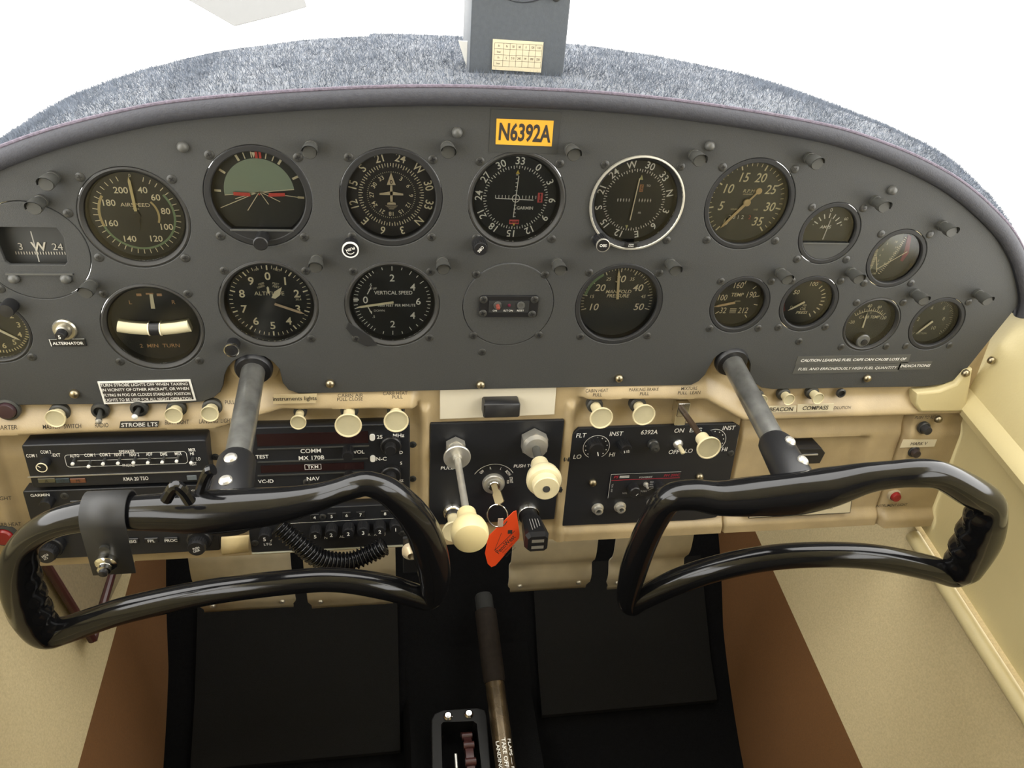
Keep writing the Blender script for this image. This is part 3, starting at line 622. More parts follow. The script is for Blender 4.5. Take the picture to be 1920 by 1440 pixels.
for st,x_,z_,h in (('160',-.0025,.0168,.0062),('100',-.0155,.0040,.0060),('190',.0125,.0070,.0062),('32',-.0115,-.0095,.0060),('212',.0088,-.0095,.0060)): m_.text(st,x_,z_,h,Y1,shear=.12,sx=.8)
m_.text('TEMP',-.001,.0070,.0036,Y1,bold=.01,shear=.1); m_.text('DEGREES',.0010,.0003,.0010,Y1)
for i in range(5): m_.rect(-.0045,-.0078-.0011*i,.002,-.0074-.0011*i,Y1)
for a in (12,45,75,100,140,-105,-125): m_.tick(a,.0185,.0225,.0008,Y1)
m_.build('markings',CREAMP,r,smooth=False)
m_=MB(); m_.needle(258,.002,.0225,.0024,.0020,YD-.0018); m_.build('needle',mat('needle_tan3',(.70,.50,.30),.6),r)
r=small('oil','oil_pressure_gauge','oil pressure gauge marked PSI OIL PRESS, hand at zero','flat',DIAL)
m_=MB(); m_.text('100',.0035,.0175,.0042,Y1,shear=.15); m_.text('50',-.0115,.0090,.0044,Y1,shear=.15,bold=.008); m_.text('0',-.0120,-.0075,.0042,Y1); m_.text('PSI',.0010,-.0052,.0022,Y1,shear=.2); m_.text('OIL',.0005,-.0088,.0030,Y1,shear=.2); m_.text('PRESS',0,-.0128,.0032,Y1,bold=.008,shear=.2)
for a in (40,54,68,80,92,104,118,132,148): m_.tick(a,.0165,.0205,.0010,Y1)
m_.build('markings',CREAMP,r,smooth=False)
m_=MB(); m_.needle(238,.001,.0185,.0022,.0018,YD-.0018); m_.build('needle',CREAMP,r)
m_=MB(); m_.arc(.0200,.0225,-122,-98,Y1); m_.arc(.0210,.0225,8,32,Y1); m_.build('red_arc',mat('arc_maroon',(.10,.02,.02),.6),r,smooth=False)
m_=MB(); m_.arc(.0205,.0225,-97,-74,Y1); m_.build('tan_arc',YELP,r,smooth=False)
r=small('carb','carburetor_temperature_gauge','carburettor temperature gauge marked CARB TEMP with arched scale','deep',DIALG)
m_=MB(); m_.text('-20',-.0165,-.0010,.0034,Y1); m_.text('40',-.0035,.0168,.0034,Y1,shear=.15); m_.text('80',.0075,.0155,.0030,Y1,shear=.15); m_.text('120',.0155,.0035,.0034,Y1,shear=.15); m_.text('°F',.0005,.0088,.0016,Y1); m_.text('CARB TEMP',.0005,.0045,.0030,Y1,shear=.15,bold=.004)
k=MB(); k.arc(.0250,.0256,-38,38,Y1)
for i in range(15): k.tick(-38+76*i/14,.0256,.0290 if i%2==0 else .0275,.0006,Y1)
for v_ in k.v: pass
k.v=[(a*.93,b_,c_-.0140) for a,b_,c_ in k.v]; m_.add(k.v,k.f); m_.build('markings',CREAMP,r,smooth=False)
m_=MB(); m_.needle(-2,-.0065,.0105,.0018,.0013,YD-.0018); 
m_.v=[(a-.004,b_,c_) for a,b_,c_ in m_.v]; m_.build('needle',CREAMP,r)
m_=MB(); m_.lathe([(.0075,YD-.0005),(.0075,.003),(.006,.0018),(0,.0016)],24,(-.001,0,-.0195)); m_.build('pivot_cover',BEZ2,r)
m_=MB(); m_.lathe([(.0032,.0016),(.0032,.0006),(0,.0004)],16,(.0,0,-.0205)); m_.build('zero_screw',BLACK,r)
r=small('suc','suction_gauge','suction gauge numbered 2 to 10, rightmost of the lower row','flat',mat('dial_olive',(.050,.049,.038),.6))
m_=MB()
for st,x_,z_ in (('2',-.0155,.0015),('4',-.0055,.0140),('6',.0080,.0140),('8',.0125,.0020),('10',.0050,-.0085)): m_.text(st,x_,z_,.0040,Y1)
for i in range(46): a=-135+6*i; m_.tick(a,.0188 if i%4==0 else .0205,.0222,.0004,Y1)
m_.text('SUCTION',-.0060,-.0148,.0020,Y1); m_.build('markings',mat('dial_dim',(.55,.50,.36),.6),r,smooth=False)
m_=MB(); m_.needle(222,0,.0195,.0022,.0018,YD-.0018); m_.build('needle',CREAMP,r)
# --- left edge instruments
r=empty('gyro_compass','old card compass behind a trapezoid window, at the left edge of the panel','gauge',(*[G['old'][0]],0,G['old'][1]))
m_=MB(); win=[(-.021,.020),(.021,.020),(.0245,.012),(.0225,-.0085),(.020,-.011),(-.020,-.011),(-.0225,-.0085),(-.0245,.012)]
m_.plate(circ(0,0,RB-.0007,56),[win],-.0002,.003,.0005); m_.build('face_plate',PANEL,r)
m_=MB(); m_.lathe([(.034,.0118),(.034,.0128)],40); m_.build('drum',DIALG,r)
m_=MB(); m_.text('W',0,-.0005,.0072,.0112,bold=.02); m_.text('24',.0135,-.0005,.0058,.0112); m_.text('3',-.0135,-.0005,.0058,.0112)
for i in range(19): m_.rect(-.0185+.002*i,-.0072,-.0178+.002*i,-.0048,.0112)
m_.build('card_markings',mat('dial_fade',(.45,.42,.34),.7),r,smooth=False)
m_=MB(); m_.rect(-.0004,-.0105,.0004,.015,.0045); m_.build('lubber_line',mat('dial_fade2',(.30,.29,.25),.7),r,smooth=False)
m_=MB(); m_.box((0,-.001,-.0185),(.049,.002,.0012)); m_.build('ledge',BEZ2,r)
for sx,sz in ((-.0195,-.0225),(.0185,-.0225)): inst('dome_screw',DOMEK,r,(sx,0,sz))
for a in (45,135,225,315): inst('screw',SCREW,r,((RB+.004)*math.sin(math.radians(a)),0,(RB+.004)*math.cos(math.radians(a))))
G['clk']=tuple(G['clk'])
r=gauge('clk','panel_clock','panel clock with cream numerals, cut off at the left edge below the card compass',.0302,'deep',ri=.0258,screws=(135,))
m_=MB(); nums(m_,[(str(i),30*i-6) for i in range(1,13)],.0180,.0048,bold=.015)
for i in range(60): m_.tick(i*6-6,.0222,.0245 if i%5 else .0252,.0008,Y1)
nums(m_,[('20',120-6),('25',150-6),('30',180-6)],.0275,.0022,y=.004)
m_.build('markings',mat('dial_yellowish',(.72,.62,.36),.6),r,smooth=False)
m_=MB(); m_.needle(126,.002,.0205,.0024,.0018,YD-.0018); m_.needle(-20,.001,.013,.0024,.0018,YD-.0014); m_.build('hands',CREAMP,r)
x,z=PAN.at(12,582,.010); k=MB(); k.lathe([(.006,.001),(.006,-.008),(.0055,-.0115),(0,-.0118)],20,(x-G['clk'][0],0,z-G['clk'][1])); k.build('set_knob',BLACK,r)
# ================================================================== post lights
pl=MB(); pl.lathe([(.0050,0),(.0050,-.003),(.0046,-.0032),(.0046,-.0095)],20); pl.lathe([(.0052,-.0085),(.0055,-.0095),(.0055,-.0150),(.0050,-.0158),(0,-.0158)],20); POSTB=pl.mesh('post_body',[DARKM])
ph=MB(); hv=[]; n=14
for i in range(n+1):
    t=math.radians(200*i/n-10)
    hv+=[(.0058*math.cos(t),-.0090,.0058*math.sin(t)),(.0060*math.cos(t),-.0165-.003*max(0,math.sin(t)),.0060*math.sin(t))]
ph.add(hv,[(2*i,2*i+1,2*i+3,2*i+2) for i in range(n)]); ph.add([(x*.93,y,z*.93) for x,y,z in hv],[(2*i,2*i+2,2*i+3,2*i+1) for i in range(n)]); HOOD=ph.mesh('hood',[DARKM])
posts=[(100,328,'right of card compass, upper of two'),(78,372,'just above the card compass'),(583,270,'at upper right of the attitude indicator'),(838,270,'at upper right of the directional gyro'),(1069,275,'between the course deviation dial and VOR dial'),(1300,286,'between the VOR dial and the tachometer'),(1516,292,'at upper right of the tachometer'),(1640,372,'above right of the ammeter'),(1765,418,'at upper right of the twin scale gauge'),(172,528,'at upper left of the turn indicator'),(594,482,'at upper right of the altimeter'),(829,486,'at upper right of the vertical speed dial'),(1044,488,'at upper right of the ELT plate'),(1256,489,'at upper right of the manifold pressure gauge'),(1462,506,'between oil temperature and oil pressure gauges'),(1594,505,'above right of the oil pressure gauge'),(1714,545,'at upper right of the carburettor temperature gauge'),(1832,546,'at the right end, beside the suction gauge')]
for i,(u,v,wh) in enumerate(posts):
    x,z=PAN.at(u,v+4); r=empty('post_light','black hooded post light '+wh,'light',(x,0,z),(0,0,0),'hooded post lights on the instrument panel')
    inst('post_body',POSTB,r,(0,0,0)); inst('hood',HOOD,r,(0,0,0),(0,random.uniform(-.3,.3),0))
# ================================================================== placards on the panel
def placard(name,label,cat,fr,quad,back,th=.0008,y=0):
    P=[fr.at(u,v) for u,v in quad]; cx=sum(p[0] for p in P)/4; cz=sum(p[1] for p in P)/4
    r=empty(name,label,cat,fr.w(cx,cz,y),fr.rot); m_=MB(); m_.prism([(p[0]-cx,p[1]-cz) for p in P],-th,0); m_.build('plate',back,r,smooth=False)
    return r,cx,cz,[(p[0]-cx,p[1]-cz) for p in P]
r,cx,cz,q=placard('registration_placard','yellow registration placard with black lettering at top centre of the panel','placard',PAN,((929,270),(1034,274),(1038,226),(931,222)),YPLAC)
m_=MB(); m_.text('N6392A',0,0,.0128,-.001,1.0,.028,.66); m_.build('lettering',BTEXT,r,smooth=False)
m_=MB(); m_.plate(rrect(-.0275,-.0158,.0275,.0168,.001),[],-.0004,0); m_.build('backing_film',mat('backing_film',(.040,.041,.038),.5),r)
r,cx,cz,q=placard('strobe_notice','white bordered black notice about strobe lights, low left on the panel','placard',PAN,((196,757),(368,750),(357,711),(183,715)),WTEXT)
m_=MB(); m_.prism([(x*.955,z*.84) for x,z in q],-.0011,-.0007); m_.build('black_field',BTEXT,r,smooth=False)
m_=MB()
for i,(st,w_) in enumerate((('TURN STROBE LIGHTS OFF WHEN TAXIING',1),('IN VICINITY OF OTHER AIRCRAFT, OR WHEN',1),('FLYING IN FOG OR CLOUDS STANDARD POSITION',1),('LIGHTS TO BE USED FOR ALL NIGHT OPERATION',1))):
    vs,_=glyphs(st,.01,0,'CENTER'); wdt=max(p[0] for p in vs)-min(p[0] for p in vs); h=.0029; zz=.0078-.0052*i; tq=(zz-q[3][1])/(q[0][1]-q[3][1]); xo=(q[3][0]+q[2][0])/2*(1-tq)+(q[0][0]+q[1][0])/2*tq; m_.text(st,xo-.0005,zz,h,-.0013,0,.01,(.072)/(wdt*h/.7))
m_.build('lettering',WTEXT,r,smooth=False)
for nm_,st,quad,lab in (('caution_strip','CAUTION LEAKING FUEL CAPS CAN CAUSE LOSS OF',((1490,684),(1702,680),(1708,664),(1496,668)),'upper clear strip reading CAUTION LEAKING FUEL CAPS'),('caution_strip','FUEL AND ERRONEOUSLY HIGH FUEL QUANTITY',((1485,701),(1684,696),(1690,681),(1492,684)),'lower clear strip reading FUEL AND ERRONEOUSLY HIGH FUEL QUANTITY'),('caution_strip','INDICATIONS',((1682,693),(1742,692),(1748,677),(1688,679)),'short clear strip reading INDICATIONS at end of caution text')):
    r,cx,cz,q=placard(nm_,lab,'placard',PAN,quad,mat('tape_film',(.072,.073,.068),.4),.0004); wd_=max(p[0] for p in q)-min(p[0] for p in q)
    vs,_=glyphs(st,.012,.2,'CENTER'); wdt=max(p[0] for p in vs)-min(p[0] for p in vs); h=.0030; m_=MB(); m_.text(st,0,0,h,-.0006,.0,.012,wd_*.93/(wdt*h/.7),.2); m_.build('lettering',WTEXT,r,smooth=False)
    r['group']='clear caution label strips on the panel'
# alternator breaker + label
r,f=PAN.root('alternator_breaker','small round breaker button marked 5 with a chrome collar','circuit breaker',122,617)
m_=MB(); m_.lathe([(.0095,0),(.0095,-.0015),(.0085,-.0028),(.0060,-.0030),(.0058,-.0065),(.0044,-.0070),(.0040,-.003)],28); m_.build('collar',mat('collar_nickel',(.45,.43,.37),.3,.9),r)
m_=MB(); m_.lathe([(.0040,-.003),(.0040,-.0125),(.0036,-.0132),(0,-.0134)],20); m_.build('button',BLACK,r)
m_=MB(); m_.text('5',0,0,.0034,-.0137,0,.01); m_.build('lettering',WTEXT,r,smooth=False)
r,cx,cz,q=placard('alternator_label','black label reading ALTERNATOR under the breaker button','placard',PAN,((98,648),(163,648),(159,634),(93,635)),BLACK,.0012)
m_=MB(); m_.text('ALTERNATOR',0,-.0004,.0026,-.0015,0,.02,1.0); m_.line((q[0][0],q[0][1]),(q[3][0],q[3][1]),.0006,-.0013); m_.line(q[3],q[2],.0003,-.0013); m_.build('lettering',WTEXT,r,smooth=False)
# ================================================================== compass pod and card
r=empty('compass_pod','tall dark grey magnetic compass pod standing on the glareshield','compass',(.0015,.06,.222))
m_=MB(); m_.plate([(-.0395,-.012),(.0385,-.012),(.0395,0),(.0395,.118),(.0335,.124),(-.0335,.124),(-.0395,.118)],[circ(0,.082,.0345,48)],0,.06,.001); m_.build('housing',mat('pod_grey',(.075,.085,.098),.6,0,.08,300,.15,800),r,ang=40)
m_=MB(); m_.plate(circ(0,.082,.0340,48),[[(-.0235,.072),(-.0195,.0655),(.0195,.0655),(.0235,.072),(.0235,.100),(-.0235,.100)]],-.001,.003,.0004); m_.build('compass_face',mat('pod_face',(.068,.078,.09),.6),r)
m_=MB(); m_.lathe([(.030,.004),(.030,.010),(0,.010)],32,(0,0,.082)); m_.build('compass_card',mat('pod_card',(.07,.08,.085),.5),r)
m_=MB(); 
for i in range(17): m_.rect(-.0165+.002*i,.0785,-.0157+.002*i,.0835 if i%2 else .0815,.0036)
m_.text('W',-.004,.0885,.006,.0036); m_.text('24',.009,.0885,.006,.0036); m_.build('card_markings',WTEXT,r,smooth=False)
m_=MB(); m_.tube([(0,.0025,.0655),(0,.0025,.100)],.0006,8); m_.build('lubber_line',WTEXT,r)
for sx,sz in ((-.0235,.0560),(.0215,.0560)): inst('dome_screw',DOMEK,r,(sx,0,sz))
for sx,sz in ((-.0285,.0525),(.0275,.0530)): inst('screw',SCREW,r,(sx,0,sz))
m_=MB(); m_.prism([(-.0395,-.006),(-.0395,.014),(-.047,.014)],.02,.022); m_.build('side_wedge',WTEXT,r,label='white wedge plate')  # plain white wedge plate at the left foot of the pod
# correction card
POD=Frame((.0015,.0595,.222),0)
r,cx,cz,q=placard('compass_correction_card','buff paper correction card with a ruled grid on the compass pod','card',POD,((922,130),(1014,136),(1019,79),(924,73)),PAPER,.0006)
m_=MB(); x0,x1=q[0][0]+.0012,q[1][0]-.0008; z1,z0=q[2][1]-.0022,q[0][1]+.0028
for i in range(5): z_=z0+(z1-z0)*i/4; m_.rect(x0,z_-.0001,x1,z_+.0001,-.0008)
xc=[x0]+[x0+(x1-x0)*(.19+.135*i) for i in range(7)]
for x_ in xc: m_.rect(x_-.0001,z0,x_+.0001,z1,-.0008)
for j,row in enumerate((('Fr','N','30','60','E','120','150'),('Steer',),('Fr','S','210','240','W','300','330'),('Steer',))):
    for i,st in enumerate(row): m_.text(st,(xc[i]+xc[i+1])/2,z1-(z1-z0)*(j+.5)/4,.0017 if len(st)<5 else .0014,-.0008,0,0,.8)
m_.build('printing',BTEXT,r,smooth=False)
# ================================================================== lower beige panel (pressed sheet)
lp=empty('lower_panel','beige painted pressed metal lower panel under the black instrument panel','lower panel',SUB.w(0,0),SUB.rot)
zbot=SUB.at(1200,1000)[1]
def sst(a,b,x): t=np.clip((x-a)/(b-a),0,1); return t*t*(3-2*t)
X=np.arange(-.513,.5135,.0021); Z=np.concatenate([np.arange(.062,-.010,-.0018),np.arange(-.010,zbot-.0001,-.0021)]); XX,ZZ=np.meshgrid(X,Z)
zl=np.interp(XX,[-.52,-.262,-.205,-.082,-.0819,.0799,.08,.206,.252,.52],[-.0175,-.0145,.0035,.0005,.006,.006,.0065,.0035,-.0225,-.0215])
amp=np.interp(XX,[-.52,-.086,-.078,.076,.084,.52],[1,1,0,0,1,1])
H=amp*.0105*sst(.024,.002,ZZ-zl)*sst(-.0035,.0005,ZZ-zl)
rec=amp*(-.004)*sst(.0,-.004,ZZ-zl)*sst(-.03,-.014,ZZ-zl)
H=H+rec
for xc in (-.0735,.0705): H=H+.0055*np.exp(-((XX-xc)/.0045)**4)*sst(.002,-.006,ZZ)
H=H+.009*sst(-.452,-.462,XX)*sst(-.016,-.022,ZZ)                       # left breaker strip
H=H+.007*sst(.448,.452,XX)*sst(-.022,-.026,ZZ)                          # right breaker strip
H=H+.0075*sst(zbot+.022,zbot+.010,ZZ)*(.35+.65*sst(.07,.08,XX))          # bottom lip
gz=(ZZ<-.0245)
H=H-.005*np.exp(-((XX-.2575)/.0013)**4)*gz-.004*np.exp(-((XX-.4475)/.0013)**4)*(ZZ<-.0245)
# recess behind the glovebox pull
gx0,gz0=SUB.at(1485,822); gx1,gz1=SUB.at(1590,880)
H=H-.008*sst(gx0,gx0+.004,XX)*sst(gx1+.02,gx1,XX)*sst(gz0,gz0-.003,ZZ)*sst(gz1-.02,gz1-.004,ZZ)
m_=MB(); ny,nx=XX.shape
m_.v=list(zip(XX.ravel().tolist(),(-H).ravel().tolist(),ZZ.ravel().tolist()))
m_.v+=[(float(x),.03,float(Z[-1])-.002) for x in X]
idx=lambda j,i:j*nx+i
m_.f=[(idx(j,i),idx(j,i+1),idx(j+1,i+1),idx(j+1,i)) for j in range(ny) for i in range(nx-1)]; m_.mi=[0]*len(m_.f)
m_.build('pressed_sheet',BEIGE,lp,ang=70)
def lettering(fr,items,parent,matl,name='lettering'):
    for st,u,v,h,wpx,bold,shear,hh in items:
        m_=MB(); x,z=fr.at(u,v,hh); xw=abs(fr.at(u+wpx/2,v,hh)[0]-fr.at(u-wpx/2,v,hh)[0]); vs,_=glyphs(st,bold,shear,'CENTER'); w=max(p[0] for p in vs)-min(p[0] for p in vs)
        m_.text(st,x,z,h,-hh-.0004,0,bold,xw/(w*h/.7),shear); m_.build(name,matl,parent,smooth=False)
L=[('CABIN AIR',657,741,.0036,48,.004,0,.011),('PULL CLOSE',656,748,.0036,48,.004,0,.011),('CARB HEAT',741,737,.0036,46,.004,0,.011),('PULL',745,744,.0036,20,.004,0,.011),
('CABIN HEAT',1119,732,.0036,42,.004,0,.0105),('PULL',1120,740,.0036,17,.004,0,.0105),('PARKING BRAKE',1207,730,.0036,55,.004,0,.0105),('PULL',1208,738,.0036,17,.004,0,.0105),('MIXTURE',1292,728,.0036,30,.004,0,.0105),('PULL  LEAN',1292,736,.0036,42,.004,0,.0105),
('MASTER   SWITCH',116,799,.0044,74,.006,.25,.0110),('RADIO',190,797,.0044,26,.006,.25,.0110),('BDRY LIGHT',331,791,.0044,46,.006,.25,.0110),('LANDING  LIGHT',404,789,.0044,64,.006,.25,.0110),('PULL',431,754,.0040,18,.004,0,.006),('STARTER',10,801,.0044,44,.006,.25,.0110),
('DILUTION',1579,764,.0034,31,.01,0,.0110),('LIGHT',6,934,.0042,32,.004,.1,.0097),('CARB HEAT',14,983,.0042,52,.004,.1,.0097),('PUSH TO RESET',1738,782,.0036,46,.004,.2,.0077),('INSTRUMENT LIGHT',1671,947,.0036,58,.004,.1,.0077)]
lettering(SUB,L,lp,BTEXT)
# right hand corner piece, above the breaker strip
m_=MB(); P=[SUB.at(u,v,.010) for u,v in ((1716,735),(1713,758),(1722,772),(1805,771),(1812,752),(1822,690),(1808,694),(1790,718),(1760,730))]
m_.plate([tuple(p) for p in P],[],-.0125,.004,.003,2); m_.build('corner_piece',BEIGE2,lp,ang=60,label='cream corner fairing')
for u,v in ((1808,698),(1856,674)):
    x,z=SUB.at(u,v,.010); inst('dome_screw',DOME,lp,(x,-.011,z))
# sticker labels on the panel
def slabel(name,label,quad,st,back,txt,h,fr=SUB,hh=.0105,bold=0,sx=1,shear=0,th=.0006):
    P=[fr.at(u,v,hh) for u,v in quad]; cx=sum(p[0] for p in P)/4; cz=sum(p[1] for p in P)/4
    r=empty(name,label,'label',fr.w(cx,cz,hh),fr.rot); m_=MB(); m_.prism([(p[0]-cx,p[1]-cz) for p in P],-th,0); m_.build('plate',back,r,smooth=False)
    m_=MB(); m_.text(st,0,0,h,-th-.0003,0,bold,sx,shear); m_.build('lettering',txt,r,smooth=False); return r
slabel('strobe_label','black embossed label reading STROBE LTS under a toggle switch',((224,802),(296,800),(299,789),(226,790)),'STROBE LTS',BTEXT,WTEXT,.0040,bold=.01,sx=1.0,shear=.15,hh=.0112)
slabel('instrument_lights_label','clear tape label with small black lowercase words instruments lights',((512,757),(592,755),(594,738),(513,740)),'instruments lights',mat('clear_tape',(.55,.45,.27),.3),BTEXT,.0040,bold=.01,sx=.95,hh=.0112)
slabel('beacon_label','cream label reading BEACON at right of the yoke shaft',((1435,773),(1492,772),(1493,760),(1437,761)),'BEACON',PAPER,BTEXT,.0046,bold=.01,hh=.0112)
slabel('compass_label','cream label reading COMPASS beside the BEACON label',((1494,772),(1561,770),(1563,756),(1495,758)),'COMPASS',PAPER,BTEXT,.0046,bold=.01,hh=.0112)
slabel('marker_label','cream label with black capitals between the two dark breaker buttons',((1687,839),(1751,837),(1756,824),(1693,824)),'MARK V',PAPER,BTEXT,.0040,hh=.0078,shear=.1)
slabel('blank_label','small blank cream label partly behind the right yoke',((1680,880),(1735,878),(1740,866),(1684,867)),'-',PAPER,BTEXT,.002,hh=.0078)
# ================================================================== knobs, switches, buttons
def fmesh(mb,fr,name,mt,parent): return mb.build(name,mt,parent)
def pullknob(label,ub,vb,uf,vf,rad,stem,name='pull_knob',rod=None,grp=None,rodr=.0025,bush=True,rodm=None):
    """round dished knob: base on the panel at (ub,vb), face centre at (uf,vf)"""
    best=None
    for k in range(2,140):
        h=k*.001; x,z=SUB.at(uf,vf,h); xb,zb=SUB.at(ub,vb,0); e=(x-xb)**2+(z-zb)**2
        if best is None or e<best[0]: best=(e,h,x,z)
    _,h,x,z=best; xb,zb=SUB.at(ub,vb,0); x=.5*(x+xb) if rod is None else x
    xf,zf=SUB.at(uf,vf,h); r=empty(name,label,'knob',SUB.w(xf,zf),SUB.rot,grp)
    if bush: m_=MB(); m_.lathe([(stem*1.45,.002),(stem*1.45,-.0045),(stem*1.2,-.006),(stem*1.05,-.006)],22); m_.build('bushing',DARKM,r)
    st=h if rod is None else rod
    m_=MB(); m_.lathe([(stem*.9,-h+st),(stem*.92,-h+st*.6 if rod is None else -h+st*.7),(stem*1.0,-h+.006),(rad*.80,-h+.0035),(rad*.97,-h+.0028),(rad,-h+.0018),(rad,-h+.0006),(rad*.97,-h),(rad*.90,-h+.0002),(rad*.86,-h+.0012)],32); m_.build('knob_head',CREAM,r)
    m_=MB(); m_.lathe([(rad*.87,-h+.0010),(rad*.6,-h+.0018),(0,-h+.0022)],28); m_.build('dished_face',CREAMF,r)
    if rod is not None: m_=MB(); m_.lathe([(rodr,0),(rodr,-h+st+.001)][::1],14); m_.build('rod',rodm or DARKM,r)
    return r,h
GK='cream pull knobs on the lower panel'
pullknob('cream pull knob over the words MASTER SWITCH',108,767,103,786,.0085,.0060,grp=GK)
pullknob('cream pull knob between the STROBE LTS label and the landing light knob',329,762,325,780,.0078,.0060,grp=GK)
pullknob('cream pull knob just left of the left yoke shaft, over LANDING LIGHT',396,760,393,777,.0078,.0060,grp=GK)
pullknob('small cream pull knob under the instruments lights tape',558,768,559,793,.0072,.0042,grp=GK)
pullknob('large cream pull knob under CABIN AIR, overlapping the radio',649,765,653,799,.0122,.0058,grp=GK)
pullknob('cream pull knob under CARB HEAT, above the radio corner',738,764,743,791,.0115,.0058,grp=GK)
pullknob('cream pull knob under CABIN HEAT',1113,757,1128,785,.0115,.0056,grp=GK)
pullknob('cream pull knob under PARKING BRAKE',1197,754,1208,779,.0115,.0058,grp=GK)
pullknob('small cream pull knob mostly hidden by the right yoke shaft',1418,738,1429,752,.0062,.0046,grp=GK)
pullknob('small cream pull knob over the BEACON label',1468,735,1480,750,.0062,.0048,grp=GK)
pullknob('small cream pull knob over the COMPASS label',1520,733,1535,748,.0062,.0048,grp=GK)
# mixture control with long rod
r,h=pullknob('mixture knob on a long brown rod in front of the light switch plate',1279,765,1330,841,.0118,.0072,'mixture_control',rod=.019,rodr=.0030,bush=False,rodm=BROWNT)
x,z=SUB.at(1281,768,.008)
m_=MB(); x0,z0=SUB.at(1281,768,.012); wx=SUB.w(x0,z0); inv=r.location
ox,oz=x0-(SUB.at(1330,841,h)[0]),z0-(SUB.at(1330,841,h)[1])
m_.plate(rrect(ox-.0065,oz-.0075,ox+.0065,oz+.0075,.001),[],-.013,.001,.0008); m_.box((ox,-.006,oz-.0125),(.012,.010,.014),.001); m_.build('chrome_block',CHROME,r)
# starter and red buttons, fuse holes
def button(name,label,u,v,rad,mt,h=.008,col=DARKM,grp=None,base=.009):
    x,z=SUB.at(u,v,base+h*.5); r=empty(name,label,'button',SUB.w(x,z,base-.001),SUB.rot,grp)
    m_=MB(); m_.ringlathe([(rad*1.35,.001),(rad*1.35,-.0022),(rad*1.08,-.003),(rad*1.05,.001)],28); m_.build('collar',col,r)
    m_=MB(); m_.lathe([(rad,.001),(rad,-h*.7),(rad*.85,-h),(0,-h*1.05)],24); m_.build('cap',mt,r); return r
button('starter_button','dark starter button at the far left above the word STARTER',12,771,.0075,mat('dark_maroon',(.045,.022,.026),.35),.006,base=.006)
button('carb_heat_lamp','red lamp below CARB HEAT at the left edge',6,1008,.0085,RED,.006)
button('reset_breaker','upper black breaker button on the right strip, near the corner screw',1737,806,.0052,mat('dark_grey_button',(.03,.03,.032),.3),.009,SCRW,base=.007)
button('marker_breaker','dark brown breaker button just above the right yoke bar',1717,850,.0050,mat('dark_brown_button',(.035,.025,.024),.3),.008,SCRW,base=.007)
button('instrument_light_breaker','red breaker button above INSTRUMENT LIGHT seen through the right yoke',1680,932,.0056,RED,.007,mat('beige_collar',(.40,.33,.22),.5),base=.007)
x,z=SUB.at(1759,786,.008); inst('dome_screw',DOME,lp,(x,-.007,z))
for u,v in ((1577,737),):
    x,z=SUB.at(u,v,.006); m_=MB(); m_.ringlathe([(.0050,.001),(.0050,-.0015),(.0036,-.0022),(.0034,.001)],20); m_.lathe([(.0034,-.0002),(0,-.0002)],16); m_.build('fuse_holder',SCRW,lp,loc=(x,-.0055,z))
def toggle(name,label,ub,vb,ut,vt,L,mt,grp=None,base=.006,rr=.0078,lev=.0024,tipm=None):
    x,z=SUB.at(ub,vb,base); r=empty(name,label,'switch',SUB.w(x,z,base-.001),SUB.rot,grp)
    m_=MB(); m_.ringlathe([(rr,.001),(rr,-.0015),(rr*.9,-.003),(rr*.62,-.0036),(rr*.6,.001)],28); m_.lathe([(rr*.6,-.001),(0,-.001)],20); m_.build('collar',SCRW,r)
    xt,zt=SUB.at(ut,vt,base+L); m_=MB(); d=Vector((xt-x,-L,zt-z)); m_.tube([d*.0,d*.45,d*.9,d*1.0],[lev*.7,lev*.85,lev*1.15,lev*.8],14); m_.build('lever',mt,r)
    if tipm: m_=MB(); m_.lathe([(lev*1.1,0),(lev*1.05,.0012),(lev*.4,.0022),(0,.0023)],14,tuple(d*.96),d.normalized()); m_.build('tip',tipm,r)
    return r
toggle('radio_switch','dark toggle switch over the word RADIO',188,770,184,792,.017,DARKM,tipm=STEEL)
toggle('strobe_switch','dark toggle switch with pale tip over the STROBE LTS label',261,766,252,783,.014,DARKM,tipm=WTEXT)
# white plate with black pull, top of the centre
x0,z0=SUB.at(825,786,.002); x1,z1=SUB.at(1042,733,.002)
cx,cz=(x0+x1)/2,(z0+z1)/2; r=empty('white_plate','cream white plate with a black rectangular pull at top centre','plate',SUB.w(cx,cz,.0005),SUB.rot)
P=[SUB.at(u,v,.004) for u,v in ((825,787),(1040,778),(1044,722),(825,728))]; m_=MB(); m_.plate([(p[0]-cx,p[1]-cz) for p in P],[],-.003,.0,.0008); m_.build('plate',WPLATE,r)
bx0,bz0=SUB.at(906,784,.018); bx1,bz1=SUB.at(976,756,.018); m_=MB(); m_.box(((bx0+bx1)/2-cx,-.010,(bz0+bz1)/2-cz),(bx1-bx0,.017,bz1-bz0),.0015); m_.build('pull_handle',BLACK,r,ang=60)
